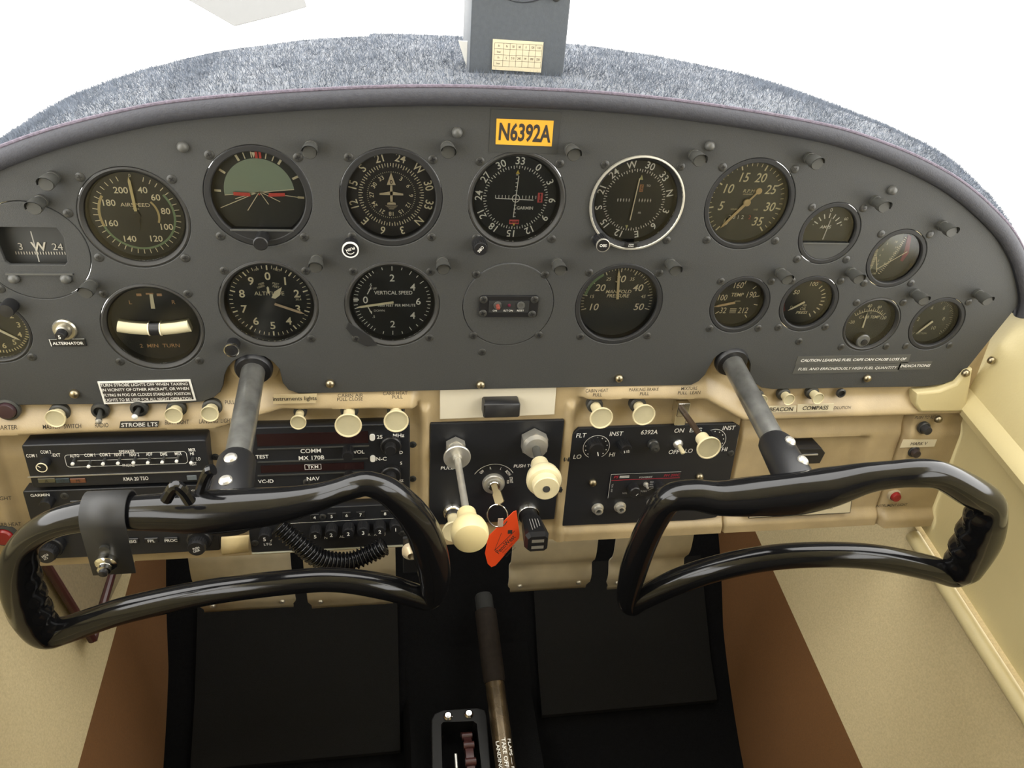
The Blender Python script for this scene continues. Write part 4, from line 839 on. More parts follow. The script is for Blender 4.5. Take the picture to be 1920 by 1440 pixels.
# ================================================================== ignition plate with throttle, propeller, key switch
x0,z0=SUB.at(806,985,.004); x1,z1=SUB.at(1054,788,.004); x1=.064; x0=-.0685
cx,cz=(x0+x1)/2,(z0+z1)/2
r=empty('ignition_plate','blue-black centre plate behind the throttle, propeller knob and key switch','switch plate',SUB.w(cx,cz,.0),SUB.rot)
m_=MB(); m_.plate(rrect(x0-cx,z0-cz,x1-cx,z1-cz,.001),[],-.004,.0,.0006); m_.build('plate',RADIO,r)
FP=Frame(SUB.w(cx,cz),SUB.a)
L=[('PULL',838,877,.0036,24,.006,.1,.0042),('PUSH TO',982,873,.0036,38,.006,.1,.0042)]
lettering(FP,L,r,WTEXT)
kx,kz=FP.at(925,905,.004); m_=MB()
for st,a in (('OFF',-42),('R',-12),('L',22),('BOTH',52),('START',82)): t=math.radians(a); m_.text(st,kx+.0185*math.sin(t),kz+.0185*math.cos(t),.0030,-.0043,a,.015,.62)
k=MB(); k.arc(.0225,.0229,-60,60,-.0043); m_.add([(a+kx,b,c+kz) for a,b,c in k.v],k.f); m_.text('PUSH',kx+.0150,kz+.0005,.0022,-.0043,88,.01,.6); m_.build('key_lettering',WTEXT,r,smooth=False)
kr=empty('key_switch','silver ignition key switch with turned bezel below the prop knob','key switch',FP.w(kx,kz,.0035),SUB.rot)
m_=MB(); m_.ringlathe([(.0115,0),(.0115,-.0035),(.0105,-.0050),(.0082,-.0058),(.0078,-.0072),(.0062,-.0074),(.0058,0)],32); m_.build('bezel',STEEL,kr)
m_=MB(); m_.lathe([(.0058,-.003),(.0058,-.0072),(.0052,-.0080),(0,-.0082)],24); m_.build('barrel',CHROME,kr); m_=MB(); m_.box((0,-.0083,0),(.0012,.0006,.006)); m_.build('keyway',BLACK,kr)
# throttle
def controlroot(name,label,cat,ub,vb,h): x,z=SUB.at(ub,vb,h); return empty(name,label,cat,SUB.w(x,z,.0035),SUB.rot),x,z
tr,tx,tz=controlroot('throttle_control','throttle with pale round knob on a long steel rod, left of the key switch','throttle',854,838,.008)
def hexnut(mb,y0,y1,R): 
    pts=[(R*math.cos(math.radians(60*i+30)),R*math.sin(math.radians(60*i+30))) for i in range(6)]; mb.prism(pts,y1,y0)
m_=MB(); m_.lathe([(.0085,0),(.0085,-.004),(.0070,-.005)],6); hexnut(m_,-.002,-.010,.0105); m_.lathe([(.0084,-.010),(.0076,-.022)],24); m_.build('hex_nut',STEEL,tr,ang=25)
m_=MB(); m_.lathe([(.0040,-.021),(.0130,-.0218),(.0132,-.0235),(.0125,-.0245),(.0045,-.0242),(.0042,-.029)],36); m_.build('friction_disc',STEEL,tr)
best=min(((lambda x,z:(abs(z-tz)+.2*abs(x-tx),h/1000,x,z))(*SUB.at(880,995,h/1000)) for h in range(50,170)),key=lambda q:q[0]); TH=best[1]; kx_,kz_=best[2]-tx,best[3]-tz
m_=MB(); dv=Vector((kx_,-TH,kz_)); m_.tube([Vector((0,-.016,0)),dv*.80],.0033,16); m_.build('rod',STEEL,tr)
ax=(-dv).normalized(); L0=dv.length
m_=MB(); m_.lathe([(.0050,.028),(.0082,.0275),(.0086,.020),(.0098,.014),(.0142,.0085),(.0158,.002),(.0156,-.003),(.0140,-.0075),(.0090,-.0098),(0,-.0102)],36,tuple(dv),ax); m_.build('knob',mat('cream_knob',(.68,.57,.30),.35,0,.04,50),tr)
# propeller control
pr,qx,qz=controlroot('propeller_control','cream vernier propeller knob with screw, on a large silver hex nut','propeller control',1001,828,.008)
m_=MB(); m_.lathe([(.0085,0),(.0085,-.005),(.008,-.006)],20); hexnut(m_,-.002,-.013,.0142); m_.lathe([(.0128,-.013),(.0110,-.018),(.0080,-.0182)],24); m_.build('hex_nut',STEEL,pr,ang=25)
best=min(((lambda x,z:(abs(z-qz)+.2*abs(x-qx),h/1000,x,z))(*SUB.at(1021,905,h/1000)) for h in range(30,120)),key=lambda q:q[0]); PH=best[1]; dv=Vector((best[2]-qx,-PH,best[3]-qz)); ax=(-dv).normalized()
m_=MB(); m_.tube([Vector((0,-.01,0)),dv*.6],.0040,14); m_.build('shaft',DARKM,pr)
m_=MB(); m_.lathe([(.006,.036),(.0082,.0355),(.0090,.027),(.0100,.024),(.0100,.021),(.0150,.015),(.0164,.009),(.0164,.006),(.0150,.003),(.0126,.0022)],34,tuple(dv),ax); m_.build('knob',CREAM,pr)
m_=MB(); m_.lathe([(.0122,.006),(.0122,-.0055),(.0114,-.0065),(0,-.0066)],32,tuple(dv),ax); m_.build('release_button',CREAM,pr)
m_=MB(); m_.lathe([(.0034,-.0064),(.0034,-.0071),(0,-.0072)],16,tuple(dv),ax); m_.build('centre_screw',DARKM,pr)
# primer and its cream knob behind the throttle
mr,mx,mz=controlroot('primer_knob','cream primer knob with chrome collar, mostly behind the throttle knob','knob',848,958,.006)
m_=MB(); m_.lathe([(.0098,0),(.0104,-.004),(.0090,-.008),(.0078,-.009),(.0080,-.013),(.0074,-.016),(.005,-.016)],26); m_.build('collar',CHROME,mr)
m_=MB(); m_.lathe([(.0060,-.014),(.0058,-.026),(.0070,-.030),(.0125,-.034),(.0130,-.036),(.0122,-.037),(0,-.0355)],28); m_.build('knob',CREAM,mr)
# power socket with USB adapter
ur,ux,uz=controlroot('power_socket','round power socket with a chrome rim at the plate corner','socket',990,962,.006)
m_=MB(); m_.ringlathe([(.0118,0),(.0118,-.006),(.0110,-.0072),(.0098,-.0072),(.0094,0)],32); m_.build('rim',CHROME,ur)
ua=empty('usb_adapter','black angular USB adapter plugged into the power socket','adapter',SUB.w(ux,uz,.006),SUB.rot)
dirv=None
xt,zt=SUB.at(1008,1020,.058); dv=Vector((xt-ux,-.050,zt-uz)); ax=dv.normalized()
m_=MB(); m_.lathe([(.0092,0),(.0092,.018),(.0086,.020)],24,(0,0,0),ax); m_.build('plug',BLACK,ua)
side=Vector((1,0,0)); side=(side-ax*side.dot(ax)).normalized(); upv=ax.cross(side)*-1
if upv.z<0: upv=-upv
def blk(mb,c,hw,hh,c2,hw2,hh2,ch=.3):
    def ring(c,w,h): return [c+side*(w*a)+upv*(h*b) for a,b in ((-1,-1+ch),(-1+ch,-1),(1-ch,-1),(1,-1+ch),(1,1-ch),(1-ch,1),(-1+ch,1),(-1,1-ch))]
    A=ring(c,hw,hh);B_=ring(c2,hw2,hh2); mb.add([tuple(p) for p in A+B_],[tuple(range(8))[::-1],tuple(range(8,16))]+[(i,(i+1)%8,8+(i+1)%8,8+i) for i in range(8)])
m_=MB(); blk(m_,ax*.016,.0092,.0092,ax*.046,.0120,.0105); blk(m_,ax*.046,.0120,.0105,ax*.052,.0100,.0088); m_.build('body',BLACK,ua,ang=25)
m_=MB(); e=ax*.0522
for s in (-.0038,.0038): 
    c=e+upv*s; m_.add([tuple(c+side*a*.0062+upv*b*.0018+ax*.0003) for a,b in ((-1,-1),(1,-1),(1,1),(-1,1))],[(0,1,2,3)])
m_.build('usb_ports',STEEL,ua,smooth=False)
m_=MB()
for i in range(4): 
    c=ax*.034+upv*.0103+side*(-.004+.0028*i); m_.add([tuple(c+ax*a*.009+side*b*.0003+upv*.0006) for a,b in ((-1,-1),(1-.2*i,-1),(1-.2*i,1),(-1,1))],[(0,1,2,3)])
m_.build('fine_print',mat('grey_print',(.35,.34,.32),.7),ua,smooth=False)
# key, ring, tag
kx,kz=SUB.at(925,905,.004); KW=Frame(SUB.w(kx,kz,.012),SUB.a)
kr2=empty('ignition_key','brass ignition key in the key switch with a wire ring','key',KW.w(0,0),SUB.rot)
def loc3(u,v,h): x,z=KW.at(u,v,h); return Vector((x,-h,z))
a=loc3(926,908,0.0); b=loc3(938,945,.020); m_=MB(); d=(b-a).normalized(); sd=Vector((.55,-.6,.15)); sd=(sd-d*sd.dot(d)).normalized(); nn=d.cross(sd)
def slab(mb,P,t):
    for (p0,w0),(p1,w1) in zip(P,P[1:]):
        vs=[]
        for p,w_ in ((p0,w0),(p1,w1)):
            for i,j in ((-1,-1),(1,-1),(1,1),(-1,1)): vs.append(tuple(p+sd*w_*i+nn*t*j))
        mb.add(vs,[(0,1,2,3)[::-1],(4,5,6,7)]+[(i,(i+1)%4,4+(i+1)%4,4+i) for i in range(4)])
slab(m_,[(a,.0032),(a+(b-a)*.35,.0032),(a+(b-a)*.45,.0048),(a+(b-a)*.95,.0050),(b,.0038)],.0008); m_.build('blade',mat('key_brass',(.45,.36,.20),.3,.9),kr2)
c=loc3(933,967,.022); m_=MB(); ringp=[]
for i in range(33): t=2*math.pi*i/33; ringp.append(c+Vector((.0100*math.cos(t),.003*math.sin(t*1)-.002*math.cos(t),.0115*math.sin(t))))
m_.tube(ringp,.0007,8,True); m_.build('key_ring',CHROME,kr2)
tg=empty('key_tag','orange plastic key tag with black print hanging from the key ring','key tag',KW.w(*KW.at(941,1008,.024),.024),SUB.rot)
TG=[(968,956),(974,1000),(973,1008),(929,1059),(921,1062),(914,1056),(909,1036),(915,1004),(962,958)]
o_=KW.at(941,1008,.024); yt=lambda u:(-.024+ .0 )
P=[]; 
for u,v in TG: x,z=KW.at(u,v,.024); P.append((x-o_[0],z-o_[1]))
m_=MB(); m_.plate(P,[],-.0255+.024,.0255-.0265+.0005,.0006); m_.v=[(x,y,z) for x,y,z in m_.v]; tb=m_.build('tag_body',ORANGE,tg,ang=40)
m_=MB(); A=[KW.at(u,v,.0246) for u,v in ((927,1031),(940,998),(927,1031),(965,994))]; A=[(p[0]-o_[0],p[1]-o_[1]) for p in A]
m_.line(A[0],A[1],.0005,-.0017); m_.line(A[2],A[3],.0007,-.0017)
c0=KW.at(947,1020,.0246); m_.text('PennWest',c0[0]-o_[0],c0[1]-o_[1],.0052,-.0017,-51,.015,.85,.1)
for i in range(3):
    c0=KW.at(951+3*i,1026+4*i,.0246); m_.text('AIRCRAFT SALES',c0[0]-o_[0],c0[1]-o_[1],.0016,-.0017,-51,0,.9)
q0=KW.at(956,996,.0246); m_.box((q0[0]-o_[0],-.0017,q0[1]-o_[1]),(.0045,.0003,.0045)); m_.build('printing',BTEXT,tg,smooth=False)
m_=MB(); q0=KW.at(938,978,.0246); m_.box((q0[0]-o_[0],-.0022,q0[1]-o_[1]),(.0055,.0012,.0105),.0004); m_.build('clear_loop',mat('clear_loop',(.5,.38,.30),.25),tg)
# ================================================================== radios (left)
def radio(name,label,quad,h,back=RADIO,cat='radio',bev=.001,rr=None):
    P=[SUB.at(u,v,h) for u,v in quad]; xs=[p[0] for p in P]; zs=[p[1] for p in P]
    x0,x1=(P[0][0]+P[3][0])/2,(P[1][0]+P[2][0])/2; z0,z1=(P[0][1]+P[1][1])/2,(P[2][1]+P[3][1])/2
    cx,cz=(x0+x1)/2,(z0+z1)/2; r=empty(name,label,cat,SUB.w(cx,cz),SUB.rot)
    m_=MB(); w,d=(x1-x0)/2,(z1-z0)/2; m_.plate(rrect(-w,-d,w,d,rr or .002),[],-h,.004,bev); m_.build('front_panel',back,r,ang=50)
    return r,Frame(SUB.w(cx,cz),SUB.a),w,d
def knob(fr,parent,u,v,h0,L,rad,name='knob',mt=BLACK,ribs=0,o=None):
    x,z=fr.at(u,v,h0+L); m_=MB(); m_.lathe([(rad,-h0+.0005),(rad,-h0-L*.85),(rad*.9,-h0-L),(0,-h0-L)],22,(x,0,z))
    for i in range(ribs): t=2*math.pi*i/ribs; m_.box((x+rad*math.cos(t),-h0-L*.45,z+rad*math.sin(t)),(.0007,L*.75,.0007))
    return m_.build(name,mt,parent),x,z
# audio panel
H=.016
r,F,w,d=radio('audio_panel','black audio selector panel with a row of white tipped toggles',((58,913),(394,905),(388,826),(42,834)),H)
m_=MB(); x0,z0=F.at(126,876,H); x1,z1=F.at(349,846,H); n=.0004
box=[(x0,z0),(x1,z0),(x1,z1),(x0,z1)]; rr_=rrect(x0,z0,x1,z1,.003)
for a,b in zip(rr_,rr_[1:]+rr_[:1]): m_.line(a,b,n,-H-.0002)
a,b=F.at(145,864,H),F.at(332,858,H); m_.line(a,b,n,-H-.0002)
def fit(m_,F,st,u,v,h,wpx,H,bold=.008,shear=0):
    x,z=F.at(u,v,H); xw=abs(F.at(u+wpx/2,v,H)[0]-F.at(u-wpx/2,v,H)[0]); vs,_=glyphs(st,bold,shear,'CENTER'); w=max(p[0] for p in vs)-min(p[0] for p in vs); m_.text(st,x,z,h,-H-.0004,0,bold,xw/(w*h/.7),shear)
for st,u,v,wp in (('AUTO',140,854,18),('COM 1',169,853,20),('COM 2',197,852,20),('NAV 1',224,852,18),('NAV 2',252,852,18),('ADF',280,851,12),('DME',307,851,13),('MKR',334,850,13),('MKR',360,843,13),('HI',360,850,7),('LO',372,860,8),('TEST',362,869,14),('COM 1',60,854,20),('COM 2',86,847,20),('-EXT',105,853,17)): fit(m_,F,st,u,v,.0034,wp,H,.012)
fit(m_,F,'SPEAKER',238,846,.0030,30,H); fit(m_,F,'PHONE',241,872,.0030,22,H); fit(m_,F,'KMA 20 TSO',255,897,.0040,47,H,.006); m_.build('lettering',WTEXT,r,smooth=False)
for i in range(10):
    u=(136,166,193,221,250,277,304,331,358)[i] if i<9 else None
    if u is None: break
    v=(870,875,870,869,868,868,867,865,868)[i]; x,z=F.at(u+4,v-10,H); xt,zt=F.at(u,v,H+.008)
    m_=MB(); m_.tube([(x,-H+.001,z),(x+(xt-x)*.9,-H-.0075,z+(zt-z)*.9)],[.0012,.0014],10); tgl=m_.build('toggle',SCRW,r); m_=MB(); m_.lathe([(.0015,.0008),(.0015,-.0006),(0,-.0012)],12,(xt,-H-.008,zt)); m_.build('toggle_tip',WTEXT,tgl)
o,x,z=knob(F,r,78,877,H,.010,.0046,'selector_knob'); m_=MB(); m_.ringlathe([(.0047,-H-.0095),(.0047,-H-.0102),(.0040,-H-.0102),(.0040,-H-.0095)],22,(x,0,z)); m_.line((x-.003,z+.0025),(x-.0006,z+.0004),.0007,-H-.0104); m_.build('knob_ring',CREAMP,r)
for u0,u1,mt,lt in ((73,103,mat('lamp_olive',(.10,.09,.05),.3),'A'),(106,130,mat('lamp_blue',(.03,.045,.055),.3),'O'),(133,160,mat('lamp_amber',(.15,.055,.025),.3),'M')):
    xa,za=F.at(u0,905,H); xb,zb=F.at(u1,896,H); m_=MB(); m_.box(((xa+xb)/2,-H-.0004,(za+zb)/2),(xb-xa,.0012,zb-za),.0003); lm=m_.build('marker_lamp',mt,r); m_=MB(); m_.text(lt,(xa+xb)/2,(za+zb)/2,.0032,-H-.0012); m_.build('lamp_letter',BTEXT,lm,smooth=False)
m_=MB(); a,b=F.at(52,893,H),F.at(385,884,H); m_.box(((a[0]+b[0])/2,-H-.0004,(a[1]+b[1])/2),(b[0]-a[0],.001,.0008)); m_.build('trim_line',STEEL,r)
m_=MB(); x,z=F.at(360,895,H); m_.box((x,-H-.0005,z),(.0085,.0012,.0048),.0003); m_.build('photo_cell',mat('cell_grey',(.12,.14,.15),.3),r)
# gps navigator, mostly behind the left yoke
H2=.014
r,F,w,d=radio('satellite_navigator','black GPS navigator below the audio panel, mostly behind the left yoke',((62,1046),(412,1036),(398,908),(57,921)),H2)
for st,u,v,h in (('GARMIN',76,927,.0030),('GNC',368,919,.0028),('MSG',247,1014,.0032),('FPL',284,1013,.0032),('PROC',321,1012,.0032)): x,z=F.at(u,v,H2+.001); m_=MB(); m_.text(st,x,z,h,-H2-.0022,0,.012,1); m_.build('lettering',WTEXT,r,smooth=False)
m_=MB(); a,b=F.at(145,995,H2),F.at(352,930,H2); m_.box(((a[0]+b[0])/2,-H2-.0002,(a[1]+b[1])/2),(b[0]-a[0],.001,b[1]-a[1]),.0004); m_.build('screen',mat('dark_screen',(.006,.007,.008),.1),r)
for u,v in ((247,1014),(284,1013),(321,1012)):
    x,z=F.at(u,v,H2+.001); m_=MB(); m_.box((x,-H2-.0006,z),(.0125,.0022,.0058),.0006); m_.build('key',BLACK,r)
for u,v,st,rt in ((85,1044,'PUSH',150),(368,1030,'PUSH',-20)):
    o,x,z=knob(F,r,u,v,H2,.018,.0085,'push_knob',BLACK,24); m_=MB(); m_.text(st,x,z+.0014,.0024,-H2-.0183,rt,.01,.8); m_.text('CRSR' if u>200 else 'C/V',x,z-.0018,.0024,-H2-.0183,rt,.01,.8); m_.build('knob_lettering',WTEXT,o,smooth=False)
    m_=MB(); m_.lathe([(.0115,-H2),(.0115,-H2-.008),(.0105,-H2-.009),(.008,-H2-.009)],26,(x+.001,0,z+.002)); m_.build('outer_knob',BLACK,r)
o,x,z=knob(F,r,84,950,H2,.010,.0055,'power_knob'); x,z=F.at(121,930,H2); inst('screw',SCREW,r,(x,-H2,z))
# comm/nav radio
H3=.010
r,F,w,d=radio('nav_comm_radio','black nav comm radio with dark red displays right of the left shaft',((470,935),(770,922),(768,794),(470,803)),H3)
for (a,b,c,e) in ((483,836,690,808),(490,886,682,866)):
    p,q=F.at(a,b,H3),F.at(c,e,H3); m_=MB(); m_.box(((p[0]+q[0])/2,-H3-.0003,(p[1]+q[1])/2),(q[0]-p[0],.001,q[1]-p[1])); m_.build('display',MAROON,r)
for (a,b,c) in ((483,840,692),(483,864,690),(483,889,690)):
    p,q=F.at(a,b,H3),F.at(c,b-3,H3); m_=MB(); m_.box(((p[0]+q[0])/2,-H3-.0006,(p[1]+q[1])/2),(q[0]-p[0],.0016,.0010)); m_.build('rib',DARKM,r)
for st,u,v,h in (('COMM',583,844,.0044),('MX 170B',584,857,.0044),('TKM',587,874,.0036),('NAV',587,896,.0042),('TEST',492,855,.0038),('VC-ID',499,901,.0038),('VOL',673,846,.0038),('25',712,818,.0040),('MHz',747,815,.0040),('N-C',715,859,.0040),('D',752,847,.0034),('S',752,867,.0034),('Hz',750,899,.0040)): x,z=F.at(u,v,H3); m_=MB(); m_.text(st,x,z,h,-H3-.0013,0,.012,1); m_.build('lettering',WTEXT,r,smooth=False)
m_=MB(); x,z=F.at(587,874,H3)
for a,b in (((x-.0075,z-.0028),(x+.0075,z-.0028)),((x-.0075,z+.0028),(x+.0075,z+.0028)),((x-.0075,z-.0028),(x-.0075,z+.0028)),((x+.0075,z-.0028),(x+.0075,z+.0028))): m_.line(a,b,.0004,-H3-.0013)
m_.build('badge_frame',WTEXT,r,smooth=False)
for u,v in ((698,820),(699,860)): 
    x,z=F.at(u,v,H3+.001); m_=MB(); m_.plate(rrect(x-.0026,z-.0036,x+.0026,z+.0036,.0024),[],-H3-.002,-H3,.0005); m_.build('white_button',WTEXT,r)
for u,v,rad in ((652,857,.0052),(654,905,.0052)): knob(F,r,u,v,H3,.014,rad,'knob',BLACK,16)
for u,v in ((733,838),(733,893)):
    knob(F,r,u,v,H3,.006,.0100,'outer_knob',BLACK,26); knob(F,r,u-1,v+8,H3+.006,.008,.0055,'inner_knob',BLACK,0)
for u,v in ((774,833),(774,897)): x,z=SUB.at(u,v,0); inst('screw',SCREW,lp,(x,-.0005,z))
for u,v in ((404,856),(404,915)): x,z=SUB.at(u,v,0); inst('screw',SCREW,lp,(x,-.0005,z))
x,z=F.at(575,904,H3); inst('screw',SCREW,r,(x,-H3,z))
# transponder
H4=.012
r,F,w,d=radio('transponder','black transponder with code knobs, seen under the left yoke bar',((467,1040),(772,1018),(772,940),(467,962)),H4)
m_=MB()
for st,u,v in (('4',590,969),('5',622,967),('6',650,965),('7',676,964),('8',722,962)): x,z=F.at(u,v,H4+.001); m_.text(st,x,z,.0036,-H4-.0024,0,.01,1)
for st,u,v in (('N',611,1008),('AL',641,1006),('R',692,1002),('A',704,1002),('J',722,1001),('V',508,1013),('LTG',502,1020)): x,z=F.at(u,v,H4); m_.text(st,x,z,.0030,-H4-.0003,0,.008,1)
a,b=F.at(545,981,H4),F.at(742,971,H4); m_.line(a,b,.0004,-H4-.0003); m_.build('lettering',WTEXT,r,smooth=False)
for st,u,v in (('5',591,1006),('2',621,1003),('2',653,1001),('3',681,999),('2',712,997),('1',742,993),('5',496,1011)):
    o,x,z=knob(F,r,u,v,H4,.012,.0058,'code_knob',BLACK,18); m_=MB(); m_.text(st,x,z,.0042,-H4-.0124,0,.012); m_.build('digit',WTEXT,o,smooth=False)
for u,v in ((622,967),(650,965),(676,964),(722,962),(590,969)): x,z=F.at(u,v,H4+.001); m_=MB(); m_.box((x,-H4-.0006,z),(.0085,.0022,.0065),.0006); m_.build('key',BLACK,r)
for u,v in ((478,1018),(754,1000),(605,969)): x,z=F.at(u,v,H4); inst('screw',SCREW,r,(x,-H4,z))
p,q=F.at(470,1043,H4),F.at(772,1021,H4); m_=MB(); m_.box((0,-.006,-d-.0015),(2*w,.012,.0025),.0008); m_.build('tray_edge',mat('tray_pale',(.42,.42,.33),.5),r)
# beige tape tab
P=[SUB.at(u,v,.016) for u,v in ((416,1044),(466,1038),(467,1003),(415,1007))]; cx=sum(p[0] for p in P)/4; cz=sum(p[1] for p in P)/4
r=empty('paper_tab','folded beige paper tab hanging between the GPS and the transponder','paper',SUB.w(cx,cz,.0145),SUB.rot); m_=MB(); nn=8
for i in range(nn+1):
    t=i/nn
    for k in (0,1):
        a=np.array(P[3] if k==0 else P[2])*(1-t)+np.array(P[0] if k==0 else P[1])*t; m_.v.append((a[0]-cx,-.0012-.004*math.sin(math.pi*t)+.003*t,a[1]-cz))
m_.f=[(2*i,2*i+1,2*i+3,2*i+2) for i in range(nn)]; m_.mi=[0]*nn; o=m_.build('sheet',mat('tab_paper',(.58,.46,.24),.6,0,.06,60),r); s_=o.modifiers.new('th','SOLIDIFY'); s_.thickness=.0005
# ================================================================== right switch plate
H5=.004
P=[SUB.at(u,v,H5) for u,v in ((1052,986),(1300,975),(1342,970),(1358,955),(1388,800),(1376,793),(1085,803),(1073,815))]
cx,cz=.165,P[0][1]+.06; r=empty('light_switch_plate','black switch plate marked 6392A with dimmers, intercom and headset jacks','switch plate',SUB.w(cx,cz,.0005),SUB.rot)
m_=MB(); m_.plate([(p[0]-cx,p[1]-cz) for p in P],[],-H5,0,.0008); m_.build('plate',RADIO,r); F=Frame(SUB.w(cx,cz,.0005),SUB.a)
m_=MB()
for st,u,v,h in (('FLT',1089,816,.0050),('INST',1155,813,.0050),('6392A',1217,810,.0050),('ON',1273,807,.0050),('ENG',1304,806,.0050),('INST',1366,802,.0050),('LO',1082,856,.0050),('HI',1147,852,.0050),('OFF',1263,847,.0050),('LO',1291,845,.0050),('HI',1358,842,.0050)): x,z=F.at(u,v,H5); m_.text(st,x,z,h,-H5-.0003,0,.006,.95,.12)
for u,v in ((1118,838),(1337,826)):
    x,z=F.at(u,v,H5); k=MB(); k.arc(.0135,.0140,-150,150,-H5-.0003)
    for i in range(11): k.arc(.0108,.0118,-135+27*i-3,-135+27*i+3,-H5-.0003,1)
    m_.add([(a+x,b,c+z) for a,b,c in k.v],k.f)
m_.build('lettering',WTEXT,r,smooth=False)
for u,v in ((1119,845),(1338,832)):
    o,x,z=knob(F,r,u,v,H5,.014,.0078,'dimmer_knob',BLACK,20); m_=MB(); m_.line((x+.001,z-.0015),(x+.0022,z-.0062),.0009,-H5-.0143); m_.build('pointer',WTEXT,o,smooth=False)
o,x,z=knob(F,r,1175,845,H5,.014,.0062,'push_knob',BLACK,16); m_=MB(); m_.text('5 1/2',x,z-.001,.0028,-H5-.0143,-10,.02,.7); m_.build('knob_lettering',WTEXT,o,smooth=False)
m_=MB(); x,z=F.at(1227,838,H5+.006); m_.lathe([(.0058,-H5),(.0058,-H5-.003),(.0046,-H5-.004),(.0046,-H5-.010),(.002,-H5-.011),(0,-H5-.0105)],20,(x,0,z)); m_.build('lamp_holder',SCRW,r)
x,z=F.at(1271,832,H5); m_=MB(); m_.lathe([(.0052,-H5),(.0052,-H5-.0015),(.0040,-H5-.003),(.0028,-H5-.005),(0,-H5-.005)],20,(x,0,z)); sw=m_.build('toggle_nut',STEEL,r); xt,zt=F.at(1280,848,H5+.014); m_=MB(); m_.tube([(x,-H5-.004,z),(x+(xt-x)*.4,-H5-.008,z+(zt-z)*.4),(xt,-H5-.015,zt),(xt,-H5-.0158,zt-.0005)],[.0014,.0022,.0024,.0012],12); m_.build('toggle_lever',CREAM,sw)
for u,v in ((1111,904),(1311,893)): x,z=F.at(u,v,H5); inst('dome_screw',DOME,r,(x,-H5,z))
for u,v in ((1063,861),(1052,918),(1370,850)): x,z=F.at(u,v,H5); inst('screw',SCREW,r,(x,-H5,z))
for u,v in ((1122,957),(1164,954),(1225,947)):
    x,z=F.at(u,v,H5+.004); jk=MB(); jk.ringlathe([(.0066,-H5),(.0066,-H5-.0012),(.0046,-H5-.002),(.0046,-H5-.0065),(.0028,-H5-.007),(.0026,-H5)],26,(x,0,z)); j=jk.build('headset_jack',STEEL,r); jk=MB(); jk.lathe([(.0027,-H5-.002),(0,-H5-.002)],16,(x,0,z)); jk.build('jack_hole',BLACK,j)
# intercom
P=[SUB.at(u,v,.0055) for u,v in ((1139,934),(1276,927),(1270,883),(1146,890))]; icx=sum(p[0] for p in P)/4; icz=sum(p[1] for p in P)/4
r=empty('intercom','small intercom face with a thin red stripe on the black switch plate','intercom',SUB.w(icx,icz,.0047),SUB.rot); F=Frame(SUB.w(icx,icz,.0047),SUB.a)
wI=(P[1][0]-P[0][0]+P[2][0]-P[3][0])/4; hI=(P[3][1]-P[0][1]+P[2][1]-P[1][1])/4
m_=MB(); m_.plate(rrect(-wI,-hI,wI,hI,.0008),[],-.0012,0,.0003); m_.build('face',RADIO,r)
m_=MB()
for a,b in (((-wI,-hI),(-wI,hI)),((-wI,hI),(wI,hI))): m_.line(a,b,.0004,-.0015)
for st,x,z,h in (('POWERSET',.000,hI-.0052,.0020),('ISO',.0075,.0035,.0018),('ALL',.0075,.0005,.0018),('CREW',.0085,-.0025,.0018),('PUSH',0,-.0080,.0020),('VOL',-.0205,-.0095,.0020),('SQL',.0155,-.0090,.0020)): m_.text(st,x,z,h,-.0015,0,.004)
m_.text('INT. VOL',-wI+.003,-.002,.0018,-.0015,-90)
m_.rect(-wI+.0095,hI-.0050,-wI+.020,hI-.0038,-.0015); m_.rect(-wI+.0095,hI-.0034,-wI+.020,hI-.0022,-.0015)
m_.line((-.010,-.0040),(-.0045,-.0072),.0004,-.0015); m_.line((.0045,-.0072),(.0125,-.0030),.0004,-.0015); m_.build('lettering',mat('grey_white',(.5,.5,.48),.7),r,smooth=False)
m_=MB(); m_.rect(-wI+.001,hI-.0078,wI-.0005,hI-.0072,-.0015); m_.text('PS',-wI+.0055,hI-.0036,.0030,-.0015,0,.02,1.2,.2); m_.text('PM 200C',wI-.0100,hI-.0040,.0030,-.0015,0,.0,1.1,.2); m_.build('red_lettering',mat('print_red',(.35,.02,.04),.6),r,smooth=False)
m_=MB(); m_.lathe([(.0028,-.0012),(.0028,-.003),(.0016,-.0035),(.0012,-.009),(0,-.0095)],14,(.001,0,.0010)); m_.build('mini_toggle',STEEL,r)
for sx in (-.0125,.0165): m_=MB(); m_.lathe([(.0062,-.001),(.0062,-.010),(.0054,-.011),(0,-.011)],22,(sx,0,-.003)); kn=m_.build('knob',BLACK,r); m_=MB(); m_.line((sx+.001,-.006),(sx+.003,-.004),.0006,-.0113); m_.build('pointer',WTEXT,kn,smooth=False)
# ================================================================== glovebox pull and placard
x0,z0=SUB.at(1497,872,.014); x1,z1=SUB.at(1550,841,.014)
r=empty('glovebox_pull','black rectangular pull handle on the beige glovebox door','handle',SUB.w((x0+x1)/2,(z0+z1)/2,-.008),SUB.rot); w=(x1-x0)/2; d=(z1-z0)/2
m_=MB(); m_.plate([(-w-.012,-d),(w-.002,-d),(w+.001,d*.35),(w-.005,d),(-w-.012,d)],[],-.021,.004,.0012); m_.build('grip',BLACK,r); m_=MB(); m_.box((-.008,-.0215,d*.25),(2*w,.0012,.0012)); m_.build('edge_line',STEEL,r)
P=[SUB.at(u,v,.0085) for u,v in ((1403,972),(1594,962),(1598,935),(1408,945))]; cx=sum(p[0] for p in P)/4; cz=sum(p[1] for p in P)/4
r=empty('operations_placard','cream placard with black border on the glovebox, half behind the right yoke','placard',SUB.w(cx,cz,.0078),SUB.rot); P=[(p[0]-cx,p[1]-cz) for p in P]
